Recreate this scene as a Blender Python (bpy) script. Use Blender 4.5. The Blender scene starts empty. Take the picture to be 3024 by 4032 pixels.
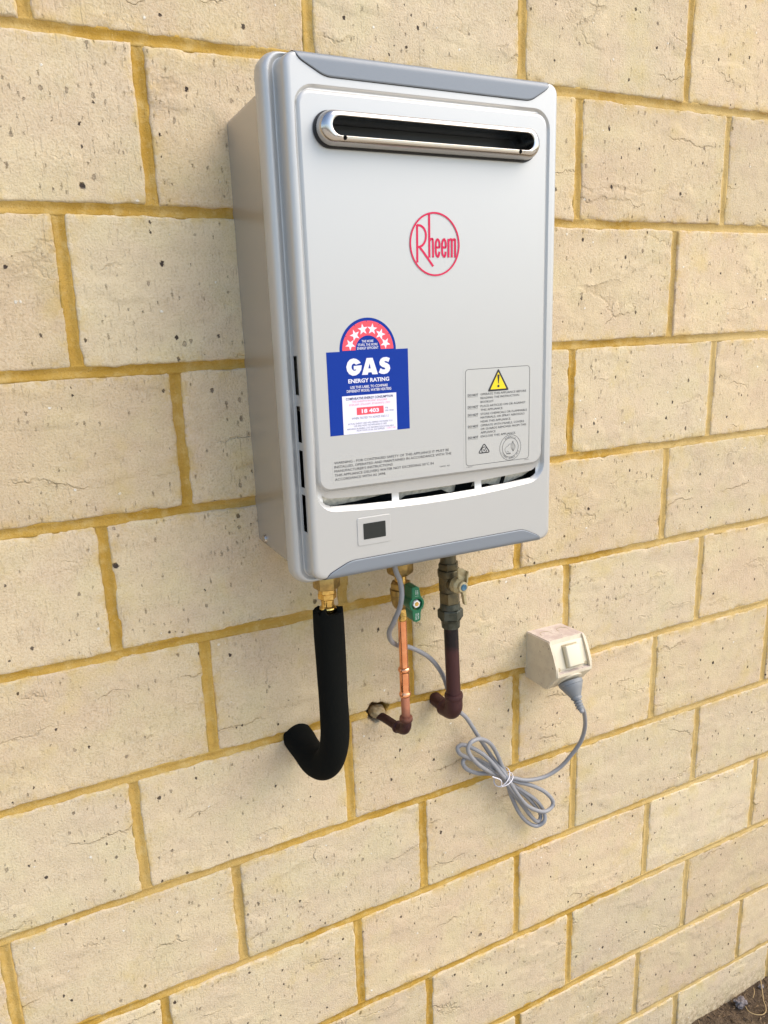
import bpy, bmesh, math, random
from mathutils import Vector, Matrix, noise
random.seed(7)
S = bpy.context.scene
COL = S.collection
pi = math.pi

# ------------------------------------------------------------------ camera
cam_d = bpy.data.cameras.new("camera")
cam = bpy.data.objects.new("camera", cam_d)
COL.objects.link(cam)
Rw = ((0.89645776, -0.44178606, -0.03447545),
      (-0.13759921, -0.2035676, -0.96934343),
      (0.42122433, 0.87371924, -0.24327917))
right = Vector(Rw[0]); up = -Vector(Rw[1]); back = -Vector(Rw[2])
M = Matrix((right, up, back)).transposed().to_4x4()
M.translation = Vector((-0.07202716, -0.91497484, -0.30376721))
cam.matrix_world = M
cam_d.sensor_fit = 'HORIZONTAL'
cam_d.sensor_width = 36.0
cam_d.lens = 2950.35 / 3024 * 36.0
cam_d.clip_start = 0.01
cam_d.clip_end = 2000
S.camera = cam

# ------------------------------------------------------------------ sky and sun
SUN_AZ = math.radians(128)      # clockwise from +Y
SUN_EL = math.radians(48)
world = bpy.data.worlds.new("World")
S.world = world
world.use_nodes = True
wn = world.node_tree
bg = wn.nodes["Background"]
sky = wn.nodes.new("ShaderNodeTexSky")
sky.sky_type = 'NISHITA'
sky.sun_disc = False
sky.sun_elevation = SUN_EL
sky.sun_rotation = SUN_AZ
sky.air_density = 1.0
sky.dust_density = 1.5
sky.ozone_density = 1.0
wn.links.new(sky.outputs[0], bg.inputs[0])
bg.inputs[1].default_value = 0.14
sun_d = bpy.data.lights.new("sun", 'SUN')
sun_d.energy = 1.35
sun_d.angle = math.radians(60)
sun_d.color = (1.0, 0.87, 0.68)
sun = bpy.data.objects.new("sun", sun_d)
COL.objects.link(sun)
sd = Vector((math.sin(SUN_AZ) * math.cos(SUN_EL), math.cos(SUN_AZ) * math.cos(SUN_EL), math.sin(SUN_EL)))
sun.rotation_euler = sd.to_track_quat('Z', 'Y').to_euler()
sun.location = (2, -3, 4)
S.view_settings.view_transform = 'Standard'
S.view_settings.look = 'None'
S.view_settings.gamma = 1
S.view_settings.use_curve_mapping = False
S.view_settings.exposure = 1.1
S.render.resolution_x = 768
S.render.resolution_y = 1024

# ------------------------------------------------------------------ helpers
def tag(o, label=None, cat=None, group=None, kind=None):
    if label: o['label'] = label
    if cat: o['category'] = cat
    if group: o['group'] = group
    if kind: o['kind'] = kind
    return o

def empty(name, loc=(0, 0, 0), **k):
    o = bpy.data.objects.new(name, None)
    COL.objects.link(o)
    o.empty_display_size = 0.05
    o.location = loc
    return tag(o, **k)

def link(name, me, mat, parent=None, **k):
    """mesh is given in world coordinates; parents here are never rotated"""
    me.name = name
    o = bpy.data.objects.new(name, me)
    COL.objects.link(o)
    if mat is not None and len(me.materials) == 0:
        me.materials.append(mat)
    if parent is not None:
        off = Vector((0, 0, 0)); q = parent
        while q is not None:
            off += q.location; q = q.parent
        o.parent = parent
        o.location = -off
    return tag(o, **k)

def mesh(verts, faces, smooth=True):
    me = bpy.data.meshes.new("m")
    me.from_pydata([tuple(v) for v in verts], [], faces)
    me.validate()
    if smooth:
        for p in me.polygons: p.use_smooth = True
    me.update()
    return me

def bm_to(bm, smooth=True, angle=None):
    bmesh.ops.recalc_face_normals(bm, faces=bm.faces[:])
    me = bpy.data.meshes.new("m")
    bm.to_mesh(me); bm.free()
    for p in me.polygons: p.use_smooth = smooth
    if angle is not None:
        me.set_sharp_from_angle(angle=math.radians(angle))
    return me

def sharp(me, deg=35):
    for p in me.polygons: p.use_smooth = True
    me.set_sharp_from_angle(angle=math.radians(deg))
    return me

def bevel_box(x0, x1, y0, y1, z0, z1, r=0.001, seg=2, shape=None):
    bm = bmesh.new()
    bmesh.ops.create_cube(bm, size=1)
    for v in bm.verts:
        v.co = Vector(((x0 + x1) / 2 + v.co.x * (x1 - x0), (y0 + y1) / 2 + v.co.y * (y1 - y0), (z0 + z1) / 2 + v.co.z * (z1 - z0)))
    if r > 0:
        bmesh.ops.bevel(bm, geom=bm.edges[:], offset=r, segments=seg, profile=0.5, affect='EDGES')
    return bm_to(bm, True, 40)

def frame(axis):
    a = Vector(axis).normalized()
    t = Vector((1, 0, 0)) if abs(a.x) < 0.8 else Vector((0, 1, 0))
    u = (t - a * t.dot(a)).normalized()
    return a, u, a.cross(u)

def lathe(prof, o, axis=(0, 0, 1), seg=40, sides=0, rot=0.0, caps=True):
    """prof = [(t along axis, r)], t measured from point o; sides>0 gives a prism (hex nuts)"""
    a, u, w = frame(axis)
    n = sides if sides else seg
    vs = []; fs = []
    for t, r in prof:
        for i in range(n):
            th = rot + 2 * pi * i / n
            vs.append(Vector(o) + a * t + (u * math.cos(th) + w * math.sin(th)) * r)
    for k in range(len(prof) - 1):
        for i in range(n):
            j = (i + 1) % n
            fs.append((k * n + i, k * n + j, (k + 1) * n + j, (k + 1) * n + i))
    if caps:
        fs.append(tuple(range(n))[::-1])
        fs.append(tuple((len(prof) - 1) * n + i for i in range(n)))
    return vs, fs

def join(*parts):
    V = []; F = []
    for vs, fs in parts:
        b = len(V); V += list(vs); F += [tuple(i + b for i in f) for f in fs]
    return V, F

def solid(vf, deg=35):
    bm = bmesh.new()
    vs = [bm.verts.new(v) for v in vf[0]]
    for f in vf[1]:
        try: bm.faces.new([vs[i] for i in f])
        except ValueError: pass
    bmesh.ops.recalc_face_normals(bm, faces=bm.faces[:])
    return bm_to(bm, True, deg)

def hexnut(o, axis, t0, t1, r, rot=0.0, ch=0.12, round_r=None):
    """hexagonal prism with slightly chamfered ends"""
    c = abs(t1 - t0) * ch
    s = 1 if t1 > t0 else -1
    return lathe([(t0, r * 0.93), (t0 + s * c, r), (t1 - s * c, r), (t1, r * 0.93)], o, axis, sides=6, rot=rot)

def catmull(P, n=8, closed=False):
    P = [Vector(p) for p in P]
    out = []
    m = len(P)
    for i in range(m - 1):
        p0 = P[max(i - 1, 0)]; p1 = P[i]; p2 = P[i + 1]; p3 = P[min(i + 2, m - 1)]
        for k in range(n):
            t = k / n
            out.append(0.5 * ((2 * p1) + (p2 - p0) * t + (2 * p0 - 5 * p1 + 4 * p2 - p3) * t * t + (3 * p1 - p0 - 3 * p2 + p3) * t ** 3))
    out.append(P[-1])
    return out

def tube(path, rad, seg=16, caps=True, rfun=None):
    P = [Vector(p) for p in path]
    n = len(P); vs = []; fs = []
    t_prev = (P[1] - P[0]).normalized()
    _, u, _w = frame(t_prev)
    for i in range(n):
        t = (P[min(i + 1, n - 1)] - P[max(i - 1, 0)]).normalized()
        q = t_prev.rotation_difference(t)
        u = q @ u
        u = (u - t * u.dot(t)).normalized()
        w = t.cross(u)
        t_prev = t
        for k in range(seg):
            th = 2 * pi * k / seg
            r = rad if rfun is None else rfun(i / (n - 1), th)
            vs.append(P[i] + (u * math.cos(th) + w * math.sin(th)) * r)
    for i in range(n - 1):
        for k in range(seg):
            j = (k + 1) % seg
            fs.append((i * seg + k, i * seg + j, (i + 1) * seg + j, (i + 1) * seg + k))
    if caps:
        fs.append(tuple(range(seg))[::-1]); fs.append(tuple((n - 1) * seg + k for k in range(seg)))
    return vs, fs

def prism(poly, y0, y1, bev=0.0):
    """polygon in (x, z) extruded between two depths"""
    bm = bmesh.new()
    a = [bm.verts.new((x, y0, z)) for x, z in poly]
    f = bm.faces.new(a)
    r = bmesh.ops.extrude_face_region(bm, geom=[f])
    vv = [g for g in r['geom'] if isinstance(g, bmesh.types.BMVert)]
    for v in vv: v.co.y = y1
    if bev > 0:
        bmesh.ops.bevel(bm, geom=bm.edges[:], offset=bev, segments=1, affect='EDGES')
    return bm_to(bm, True, 30)

def rr(x0, x1, z0, z1, r, k=6):
    pts = []
    for cx, cz, a0 in ((x1 - r, z0 + r, -90), (x1 - r, z1 - r, 0), (x0 + r, z1 - r, 90), (x0 + r, z0 + r, 180)):
        for i in range(k + 1):
            a = math.radians(a0 + 90 * i / k)
            pts.append((cx + r * math.cos(a), cz + r * math.sin(a)))
    return pts

def boolean(o, cutter_me, op='DIFFERENCE'):
    c = bpy.data.objects.new("cut", cutter_me)
    COL.objects.link(c)
    c.matrix_world = Matrix.Identity(4)
    m = o.modifiers.new("b", 'BOOLEAN'); m.operation = op; m.solver = 'EXACT'; m.object = c
    keep = o.matrix_world.copy()
    dg = bpy.context.evaluated_depsgraph_get(); dg.update()
    me = bpy.data.meshes.new_from_object(o.evaluated_get(dg))
    o.modifiers.clear()
    o.data = me
    bpy.data.objects.remove(c)
    me.set_sharp_from_angle(angle=math.radians(32))

# ------------------------------------------------------------------ node helpers
class NT:
    def __init__(s, name):
        s.m = bpy.data.materials.new(name); s.m.use_nodes = True
        s.t = s.m.node_tree; s.b = s.t.nodes["Principled BSDF"]
    def n(s, typ, **k):
        x = s.t.nodes.new(typ)
        for a, v in k.items(): setattr(x, a, v)
        return x
    def l(s, a, b): s.t.links.new(a, b)
    def setin(s, node, i, v):
        if hasattr(v, 'node'): s.l(v, node.inputs[i])
        else: node.inputs[i].default_value = v
    def math(s, op, a, b=0.0, c=0.0, clamp=False):
        x = s.n('ShaderNodeMath', operation=op, use_clamp=clamp)
        s.setin(x, 0, a); s.setin(x, 1, b); s.setin(x, 2, c)
        return x.outputs[0]
    def vmul(s, v, xyz):
        x = s.n('ShaderNodeVectorMath', operation='MULTIPLY'); s.l(v, x.inputs[0]); x.inputs[1].default_value = xyz
        return x.outputs[0]
    def vadd(s, a, b):
        x = s.n('ShaderNodeVectorMath', operation='ADD'); s.setin(x, 0, a); s.setin(x, 1, b); return x.outputs[0]
    def noise(s, v, scale, detail=3.0, rough=0.55, dist=0.0):
        x = s.n('ShaderNodeTexNoise'); s.l(v, x.inputs['Vector'])
        x.inputs['Scale'].default_value = scale; x.inputs['Detail'].default_value = detail
        x.inputs['Roughness'].default_value = rough; x.inputs['Distortion'].default_value = dist
        return x
    def voro(s, v, scale, rnd=1.0):
        x = s.n('ShaderNodeTexVoronoi'); s.l(v, x.inputs['Vector'])
        x.inputs['Scale'].default_value = scale; x.inputs['Randomness'].default_value = rnd
        return x
    def ramp(s, f, a, b, lo=0.0, hi=1.0, smooth=True):
        x = s.n('ShaderNodeMapRange', interpolation_type='SMOOTHSTEP' if smooth else 'LINEAR')
        s.setin(x, 0, f); x.inputs[1].default_value = a; x.inputs[2].default_value = b
        x.inputs[3].default_value = lo; x.inputs[4].default_value = hi
        return x.outputs[0]
    def mix(s, f, a, b, mode='MIX'):
        x = s.n('ShaderNodeMix', data_type='RGBA', blend_type=mode)
        s.setin(x, 0, f)
        for i, v in ((6, a), (7, b)):
            if hasattr(v, 'node'): s.l(v, x.inputs[i])
            else: x.inputs[i].default_value = (*v, 1)
        return x.outputs[2]
    def bump(s, h, dist, strength=1.0, normal=None):
        x = s.n('ShaderNodeBump'); x.inputs['Strength'].default_value = strength
        x.inputs['Distance'].default_value = dist; s.l(h, x.inputs['Height'])
        if normal is not None: s.l(normal, x.inputs['Normal'])
        return x.outputs[0]
    def pos(s): return s.n('ShaderNodeNewGeometry').outputs['Position']

def simple(name, col, rough=0.5, metal=0.0, bump=None, var=None, coat=0.0, spec=None):
    t = NT(name)
    t.b.inputs['Roughness'].default_value = rough
    t.b.inputs['Metallic'].default_value = metal
    t.b.inputs['Coat Weight'].default_value = coat
    if spec is not None: t.b.inputs['Specular IOR Level'].default_value = spec
    p = t.pos()
    if var:
        sc, col2 = var
        n = t.noise(p, sc, 4)
        t.l(t.mix(t.ramp(n.outputs[0], 0.35, 0.65), col, col2), t.b.inputs['Base Color'])
        t.l(t.ramp(n.outputs[0], 0.3, 0.7, rough * 0.9, min(1, rough * 1.15)), t.b.inputs['Roughness'])
    else:
        t.b.inputs['Base Color'].default_value = (*col, 1)
    if bump:
        sc, d = bump
        t.l(t.bump(t.noise(p, sc, 4).outputs[0], d), t.b.inputs['Normal'])
    return t.m

# ---- brick
def mat_brick():
    t = NT("cream_brick")
    oi = t.n('ShaderNodeObjectInfo')
    off = t.n('ShaderNodeCombineXYZ')
    t.l(t.math('MULTIPLY', oi.outputs['Random'], 37.0), off.inputs[0])
    t.l(t.math('MULTIPLY', oi.outputs['Random'], 91.0), off.inputs[2])
    P = t.vadd(t.pos(), off.outputs[0])
    big = t.noise(P, 9, 3).outputs[0]
    med = t.noise(P, 45, 5, 0.62).outputs[0]
    fine = t.noise(P, 420, 4, 0.65).outputs[0]
    col = t.mix(t.ramp(big, 0.35, 0.68), (0.66, 0.532, 0.335), (0.62, 0.478, 0.318))
    col = t.mix(t.ramp(t.noise(t.vadd(P, (5, 3, 1)), 14, 3).outputs[0], 0.45, 0.7, 0, 0.55), col, (0.63, 0.535, 0.305))
    col = t.mix(t.ramp(med, 0.3, 0.75, 0, 0.30), col, (0.42, 0.33, 0.22))
    col = t.mix(t.ramp(fine, 0.42, 0.72, 0, 0.35), col, (0.72, 0.65, 0.50))
    col = t.mix(t.ramp(fine, 0.48, 0.30, 0, 0.40), col, (0.34, 0.26, 0.165))
    # small vertical drag marks, pinholes and iron-dark specks at three sizes
    def specks(P_, scale, stretch, warp, keep, rmax, jit):
        q = t.vadd(t.vmul(P_, (1, 1, stretch)), t.vmul(t.noise(P_, scale * 3.2, 3, 0.65).outputs[1], (warp, 0, warp)))
        v = t.voro(q, scale)
        sp = t.n('ShaderNodeSeparateColor'); t.l(v.outputs['Color'], sp.inputs[0])
        r = t.ramp(sp.outputs[0], keep, 1.0, -0.35, rmax, False)
        e = t.math('SUBTRACT', v.outputs['Distance'], r)
        return t.ramp(e, 0.03, -0.03), sp.outputs[1], sp.outputs[2]
    pa, ca, ka = specks(P, 240, 0.40, 0.0060, 0.0, 0.25, 0)        # fine dashes about 1-2 mm
    pb, cb, kb = specks(t.vadd(P, (4, 4, 4)), 120, 0.72, 0.0050, 0.25, 0.26, 0)        # specks about 2-3 mm
    pc, cc, kc = specks(t.vadd(P, (7, 2, 9)), 36, 0.85, 0.0075, 0.62, 0.11, 0)         # few large cavities
    pit1 = t.math('MULTIPLY', pa, t.ramp(ca, 0.1, 0.8))
    pit2 = t.math('MAXIMUM', t.math('MULTIPLY', pb, t.ramp(cb, 0.1, 0.8)), pc)
    dark2 = t.math('MAXIMUM', t.math('MULTIPLY', pb, t.ramp(kb, 0.45, 0.8)), t.math('MULTIPLY', pc, t.ramp(kc, 0.15, 0.5)))
    scr = t.ramp(t.noise(t.vmul(P, (1, 1, 0.16)), 330, 3, 0.6).outputs[0], 0.42, 0.25)
    # pale grit chips
    v3 = t.voro(t.vadd(t.vadd(P, (9, 9, 9)), t.vmul(t.noise(P, 300, 2).outputs[1], (0.004, 0, 0.004))), 95)
    sep3 = t.n('ShaderNodeSeparateColor'); t.l(v3.outputs['Color'], sep3.inputs[0])
    chip = t.ramp(t.math('SUBTRACT', v3.outputs['Distance'], t.ramp(sep3.outputs[2], 0.84, 1.0, -0.2, 0.16)), 0.03, -0.03)
    # rolling horizontal creases
    warp = t.vmul(t.noise(P, 18, 4, 0.65).outputs[1], (0.05, 0, 0.048))
    Pc = t.vadd(t.vmul(P, (0.22, 0.30, 1.0)), warp)
    cn = t.noise(Pc, 13, 1.5, 0.4).outputs[0]
    ridge = t.math('ABSOLUTE', t.math('SUBTRACT', cn, 0.5))
    cmask = t.ramp(t.noise(t.vadd(t.vmul(P, (1, 1, 1.6)), (3, 8, 2)), 11, 2).outputs[0], 0.50, 0.63)
    crease = t.math('MULTIPLY', t.ramp(ridge, 0.016, 0.0), cmask)
    # low long ledges: asymmetric step
    ledge = t.math('MULTIPLY', t.ramp(cn, 0.47, 0.515), t.math('MULTIPLY', cmask, 0.9))
    col = t.mix(t.math('MULTIPLY', scr, 0.30), col, (0.40, 0.31, 0.20))
    col = t.mix(t.math('MULTIPLY', pit1, 0.62), col, (0.22, 0.165, 0.10))
    col = t.mix(t.math('MULTIPLY', crease, 0.30), col, (0.38, 0.275, 0.15))
    col = t.mix(t.math('MULTIPLY', pit2, 0.55), col, (0.22, 0.16, 0.11))
    col = t.mix(t.math('MULTIPLY', dark2, 0.93), col, (0.035, 0.024, 0.022))
    col = t.mix(t.math('MULTIPLY', chip, 0.8), col, (0.80, 0.77, 0.68))
    # mortar dragged over the arrises and faint ochre washes on the faces
    at = t.n('ShaderNodeAttribute'); at.attribute_name = 'edge'
    sm = t.noise(t.vadd(P, (1, 6, 2)), 34, 4, 0.7).outputs[0]
    smear = t.math('MULTIPLY', at.outputs['Fac'], t.ramp(sm, 0.46, 0.60))
    col = t.mix(t.math('MULTIPLY', smear, 0.9), col, (0.56, 0.40, 0.15))
    wash = t.ramp(t.noise(t.vadd(P, (8, 1, 3)), 12, 4, 0.6).outputs[0], 0.54, 0.74, 0, 0.5)
    col = t.mix(wash, col, (0.60, 0.47, 0.20))
    # soil splashed up the foot of the wall
    sz = t.n('ShaderNodeSeparateXYZ'); t.l(t.pos(), sz.inputs[0])
    foot = t.math('MULTIPLY', t.ramp(sz.outputs[2], -1.745, -1.825), t.ramp(t.noise(P, 90, 5, 0.75).outputs[0], 0.38, 0.62))
    col = t.mix(t.math('MULTIPLY', foot, 0.7), col, (0.30, 0.215, 0.11))
    # slight per-brick tint
    rv = t.ramp(oi.outputs['Random'], 0, 1, 0.93, 1.05, False)
    hs = t.n('ShaderNodeHueSaturation'); t.l(rv, hs.inputs['Value'])
    fr = t.math('FRACT', t.math('MULTIPLY', oi.outputs['Random'], 7.31))
    t.l(t.ramp(fr, 0, 1, 0.497, 0.503, False), hs.inputs['Hue']); t.l(t.ramp(fr, 0, 1, 1.05, 0.95, False), hs.inputs['Saturation']); t.l(col, hs.inputs['Color'])
    t.l(hs.outputs[0], t.b.inputs['Base Color'])
    h = t.math('MULTIPLY', fine, 0.75)
    h = t.math('ADD', h, t.math('MULTIPLY', med, 1.0))
    h = t.math('SUBTRACT', h, t.math('MULTIPLY', pit1, 0.7))
    h = t.math('SUBTRACT', h, t.math('MULTIPLY', scr, 0.35))
    h = t.math('SUBTRACT', h, t.math('MULTIPLY', pit2, 1.2))
    h = t.math('SUBTRACT', h, t.math('MULTIPLY', crease, 0.8))
    h = t.math('ADD', h, t.math('MULTIPLY', ledge, 0.9))
    h = t.math('ADD', h, t.math('MULTIPLY', chip, 0.3))
    t.l(t.bump(h, 0.0015, 1.0), t.b.inputs['Normal'])
    t.b.inputs['Roughness'].default_value = 0.92
    t.b.inputs['Specular IOR Level'].default_value = 0.25
    return t.m

def mat_mortar():
    t = NT("yellow_sand_mortar")
    P = t.pos()
    a = t.noise(P, 6, 3).outputs[0]; b = t.noise(P, 55, 5, 0.65).outputs[0]; c = t.noise(P, 1500, 2, 0.7).outputs[0]
    col = t.mix(t.ramp(a, 0.38, 0.62), (0.41, 0.232, 0.026), (0.51, 0.315, 0.066))
    col = t.mix(t.ramp(b, 0.45, 0.72, 0, 0.6), col, (0.60, 0.44, 0.18))
    col = t.mix(t.ramp(b, 0.42, 0.25, 0, 0.6), col, (0.36, 0.205, 0.04))
    col = t.mix(t.ramp(t.noise(t.vadd(P, (2, 5, 8)), 2.2, 2).outputs[0], 0.48, 0.66, 0, 0.35), col, (0.60, 0.46, 0.22))
    col = t.mix(t.ramp(c, 0.4, 0.7, 0, 0.25), col, (0.60, 0.42, 0.16))
    t.l(col, t.b.inputs['Base Color'])
    g2 = t.noise(P, 420, 4, 0.75).outputs[0]
    # the joints turn paler further along the wall
    sx = t.n('ShaderNodeSeparateXYZ'); t.l(P, sx.inputs[0])
    far = t.ramp(t.math('ADD', sx.outputs[0], t.math('MULTIPLY', t.math('SUBTRACT', a, 0.5), 0.9)), 0.60, 1.05, 0, 0.55)
    col = t.mix(far, col, (0.60, 0.455, 0.215))
    col = t.mix(t.ramp(g2, 0.42, 0.30, 0, 0.7), col, (0.27, 0.15, 0.03))
    col = t.mix(t.ramp(g2, 0.60, 0.72, 0, 0.5), col, (0.72, 0.58, 0.34))
    t.l(col, t.b.inputs['Base Color'])
    h = t.math('ADD', t.math('MULTIPLY', c, 0.35), t.math('ADD', t.math('MULTIPLY', g2, 1.1), t.math('MULTIPLY', b, 1.2)))
    t.l(t.bump(h, 0.0011), t.b.inputs['Normal'])
    t.b.inputs['Roughness'].default_value = 0.95
    t.b.inputs['Specular IOR Level'].default_value = 0.2
    return t.m

M_brick = mat_brick(); M_mortar = mat_mortar()
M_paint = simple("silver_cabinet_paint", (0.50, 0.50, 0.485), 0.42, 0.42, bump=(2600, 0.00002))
M_shaded_side = simple("silver_paint_shaded_side", (0.42, 0.385, 0.33), 0.26, 0.4, bump=(2600, 0.00002))  # same silver paint; shade and wall reflection darkened and warmed into the colour
M_trim = simple("blue_grey_trim_plastic", (0.20, 0.222, 0.248), 0.38, 0.1, bump=(900, 0.00001))
M_black = simple("black_gasket_and_gap_shade", (0.012, 0.013, 0.015), 0.5)
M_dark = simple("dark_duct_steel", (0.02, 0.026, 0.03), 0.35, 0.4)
M_galv = simple("galvanised_steel", (0.72, 0.70, 0.60), 0.38, 0.2, var=(160, (0.48, 0.48, 0.42)))
M_steel = simple("brushed_stainless", (0.52, 0.50, 0.475), 0.22, 1.0, bump=(700, 0.00001))
M_brass = simple("brass", (0.80, 0.55, 0.18), 0.20, 1.0, var=(230, (0.62, 0.40, 0.12)), bump=(500, 0.00008))
M_brassdull = simple("dull_brass", (0.50, 0.35, 0.13), 0.38, 1.0, var=(120, (0.34, 0.24, 0.10)), bump=(350, 0.0001))
M_bronze = simple("weathered_bronze", (0.17, 0.145, 0.085), 0.45, 0.8, var=(90, (0.11, 0.10, 0.068)), bump=(300, 0.0002))
M_patina = simple("tarnished_dark_nut", (0.055, 0.06, 0.045), 0.5, 0.6, var=(110, (0.09, 0.095, 0.075)), bump=(260, 0.0003))
M_copper = simple("new_copper", (0.96, 0.46, 0.25), 0.20, 0.96, var=(90, (0.86, 0.36, 0.18)))
M_foam = simple("black_pipe_foam", (0.0045, 0.005, 0.0042), 0.95, 0.0, bump=(300, 0.0003), spec=0.12)
M_green = simple("green_handle_plastic", (0.006, 0.13, 0.055), 0.35)
M_cream = simple("aged_cream_handle", (0.52, 0.44, 0.25), 0.45, var=(150, (0.40, 0.31, 0.16)))
M_blue = simple("blue_cap", (0.06, 0.16, 0.24), 0.4)
M_white = simple("white_nylon", (0.80, 0.80, 0.78), 0.4)
M_cord = simple("grey_pvc_cord", (0.26, 0.262, 0.275), 0.42, bump=(500, 0.00004))
M_plug = simple("grey_plug_rubber", (0.205, 0.215, 0.222), 0.5)
M_tie = simple("white_twist_tie", (0.74, 0.72, 0.76), 0.5)
M_screen = simple("dark_screen", (0.012, 0.016, 0.016), 0.25)
M_lbl_blue = simple("label_blue", (0.0, 0.030, 0.27), 0.55, spec=0.2)
M_lbl_red = simple("label_coral", (0.86, 0.09, 0.12), 0.55, spec=0.2)
M_lbl_white = simple("label_white", (0.74, 0.73, 0.82), 0.4)
M_lbl_silver = simple("label_clear_silver", (0.505, 0.505, 0.485), 0.41, 0.41)
M_ink = simple("black_ink", (0.022, 0.022, 0.024), 0.5)
M_ink_navy = simple("navy_ink", (0.02, 0.03, 0.12), 0.5)
M_ink_grey = simple("grey_ink", (0.16, 0.16, 0.22), 0.5)
M_ink_pink = simple("pink_ink", (0.78, 0.27, 0.36), 0.5)
M_logo = simple("crimson_ink", (0.62, 0.025, 0.085), 0.55, spec=0.2)
M_yellow = simple("sign_yellow", (0.82, 0.62, 0.01), 0.4)

def mat_aged_pipe(z_lo, z_hi, top, mid, low):
    t = NT("aged_copper_pipe")
    s = t.n('ShaderNodeSeparateXYZ'); t.l(t.pos(), s.inputs[0])
    n = t.noise(t.pos(), 90, 4).outputs[0]
    z = t.math('ADD', s.outputs[2], t.math('MULTIPLY', t.math('SUBTRACT', n, 0.5), 0.02))
    f = t.ramp(z, z_lo, z_hi)
    col = t.mix(f, low, top)
    col = t.mix(t.ramp(n, 0.5, 0.75, 0, 0.35), col, mid)
    t.l(col, t.b.inputs['Base Color'])
    t.b.inputs['Metallic'].default_value = 0.55
    t.b.inputs['Roughness'].default_value = 0.5
    t.l(t.bump(n, 0.0002), t.b.inputs['Normal'])
    return t.m
M_copold = mat_aged_pipe(-0.852, -0.818, (0.55, 0.23, 0.14), (0.16, 0.07, 0.06), (0.050, 0.020, 0.021))
M_gaspipe = mat_aged_pipe(-0.768, -0.752, (0.016, 0.013, 0.014), (0.08, 0.034, 0.036), (0.068, 0.027, 0.028))

def mat_outlet():
    t = NT("weathered_outlet_plastic")
    P = t.pos()
    g = t.n('ShaderNodeNewGeometry')
    s = t.n('ShaderNodeSeparateXYZ'); t.l(g.outputs['Normal'], s.inputs[0])
    n1 = t.noise(P, 60, 5, 0.65).outputs[0]; n2 = t.noise(t.vadd(P, (3, 1, 2)), 300, 4).outputs[0]
    col = t.mix(t.ramp(n1, 0.4, 0.7, 0, 0.7), (0.64, 0.565, 0.42), (0.55, 0.47, 0.345))
    topm = t.ramp(s.outputs[2], 0.55, 0.95)
    dirt = t.mix(t.ramp(n1, 0.40, 0.62), (0.50, 0.40, 0.37), (0.62, 0.54, 0.48))
    col = t.mix(t.math('MULTIPLY', topm, 0.9), col, dirt)
    col = t.mix(t.ramp(n2, 0.55, 0.8, 0, 0.35), col, (0.33, 0.26, 0.20))
    dv = t.voro(t.vadd(P, t.vmul(t.noise(P, 200, 3).outputs[1], (0.01, 0.01, 0.01))), 230)
    ds = t.n('ShaderNodeSeparateColor'); t.l(dv.outputs['Color'], ds.inputs[0])
    dm = t.math('MULTIPLY', t.ramp(t.math('SUBTRACT', dv.outputs['Distance'], t.ramp(ds.outputs[0], 0.7, 1.0, -0.2, 0.35)), 0.05, -0.05), t.ramp(t.noise(P, 38, 2).outputs[0], 0.48, 0.58))
    col = t.mix(t.math('MULTIPLY', dm, 0.75), col, (0.16, 0.10, 0.09))
    t.l(col, t.b.inputs['Base Color'])
    t.l(t.bump(n2, 0.0003), t.b.inputs['Normal'])
    t.b.inputs['Roughness'].default_value = 0.6
    return t.m
M_outlet = mat_outlet()
M_switch = simple("cream_switch_plastic", (0.66, 0.60, 0.45), 0.4)
M_socketdark = simple("socket_plastic_and_gap_shade", (0.40, 0.33, 0.20), 0.5)

def mat_soil():
    t = NT("dry_soil")
    P = t.pos()
    a = t.noise(P, 14, 5, 0.65).outputs[0]; b = t.noise(P, 130, 4, 0.7).outputs[0]
    v = t.voro(P, 220)
    col = t.mix(t.ramp(a, 0.35, 0.65), (0.060, 0.038, 0.021), (0.125, 0.085, 0.048))
    col = t.mix(t.ramp(b, 0.5, 0.75, 0, 0.7), col, (0.22, 0.155, 0.09))
    col = t.mix(t.ramp(b, 0.45, 0.25, 0, 0.8), col, (0.035, 0.022, 0.016))
    t.l(col, t.b.inputs['Base Color'])
    h = t.math('ADD', t.math('MULTIPLY', b, 1.0), t.math('MULTIPLY', v.outputs['Distance'], 0.5))
    t.l(t.bump(h, 0.004), t.b.inputs['Normal'])
    t.b.inputs['Roughness'].default_value = 0.95
    return t.m
M_soil = mat_soil()
M_stone = simple("grey_stone", (0.27, 0.24, 0.235), 0.9, bump=(160, 0.004), var=(120, (0.12, 0.10, 0.10)))
M_straw = simple("dry_straw", (0.42, 0.30, 0.14), 0.7)

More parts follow.
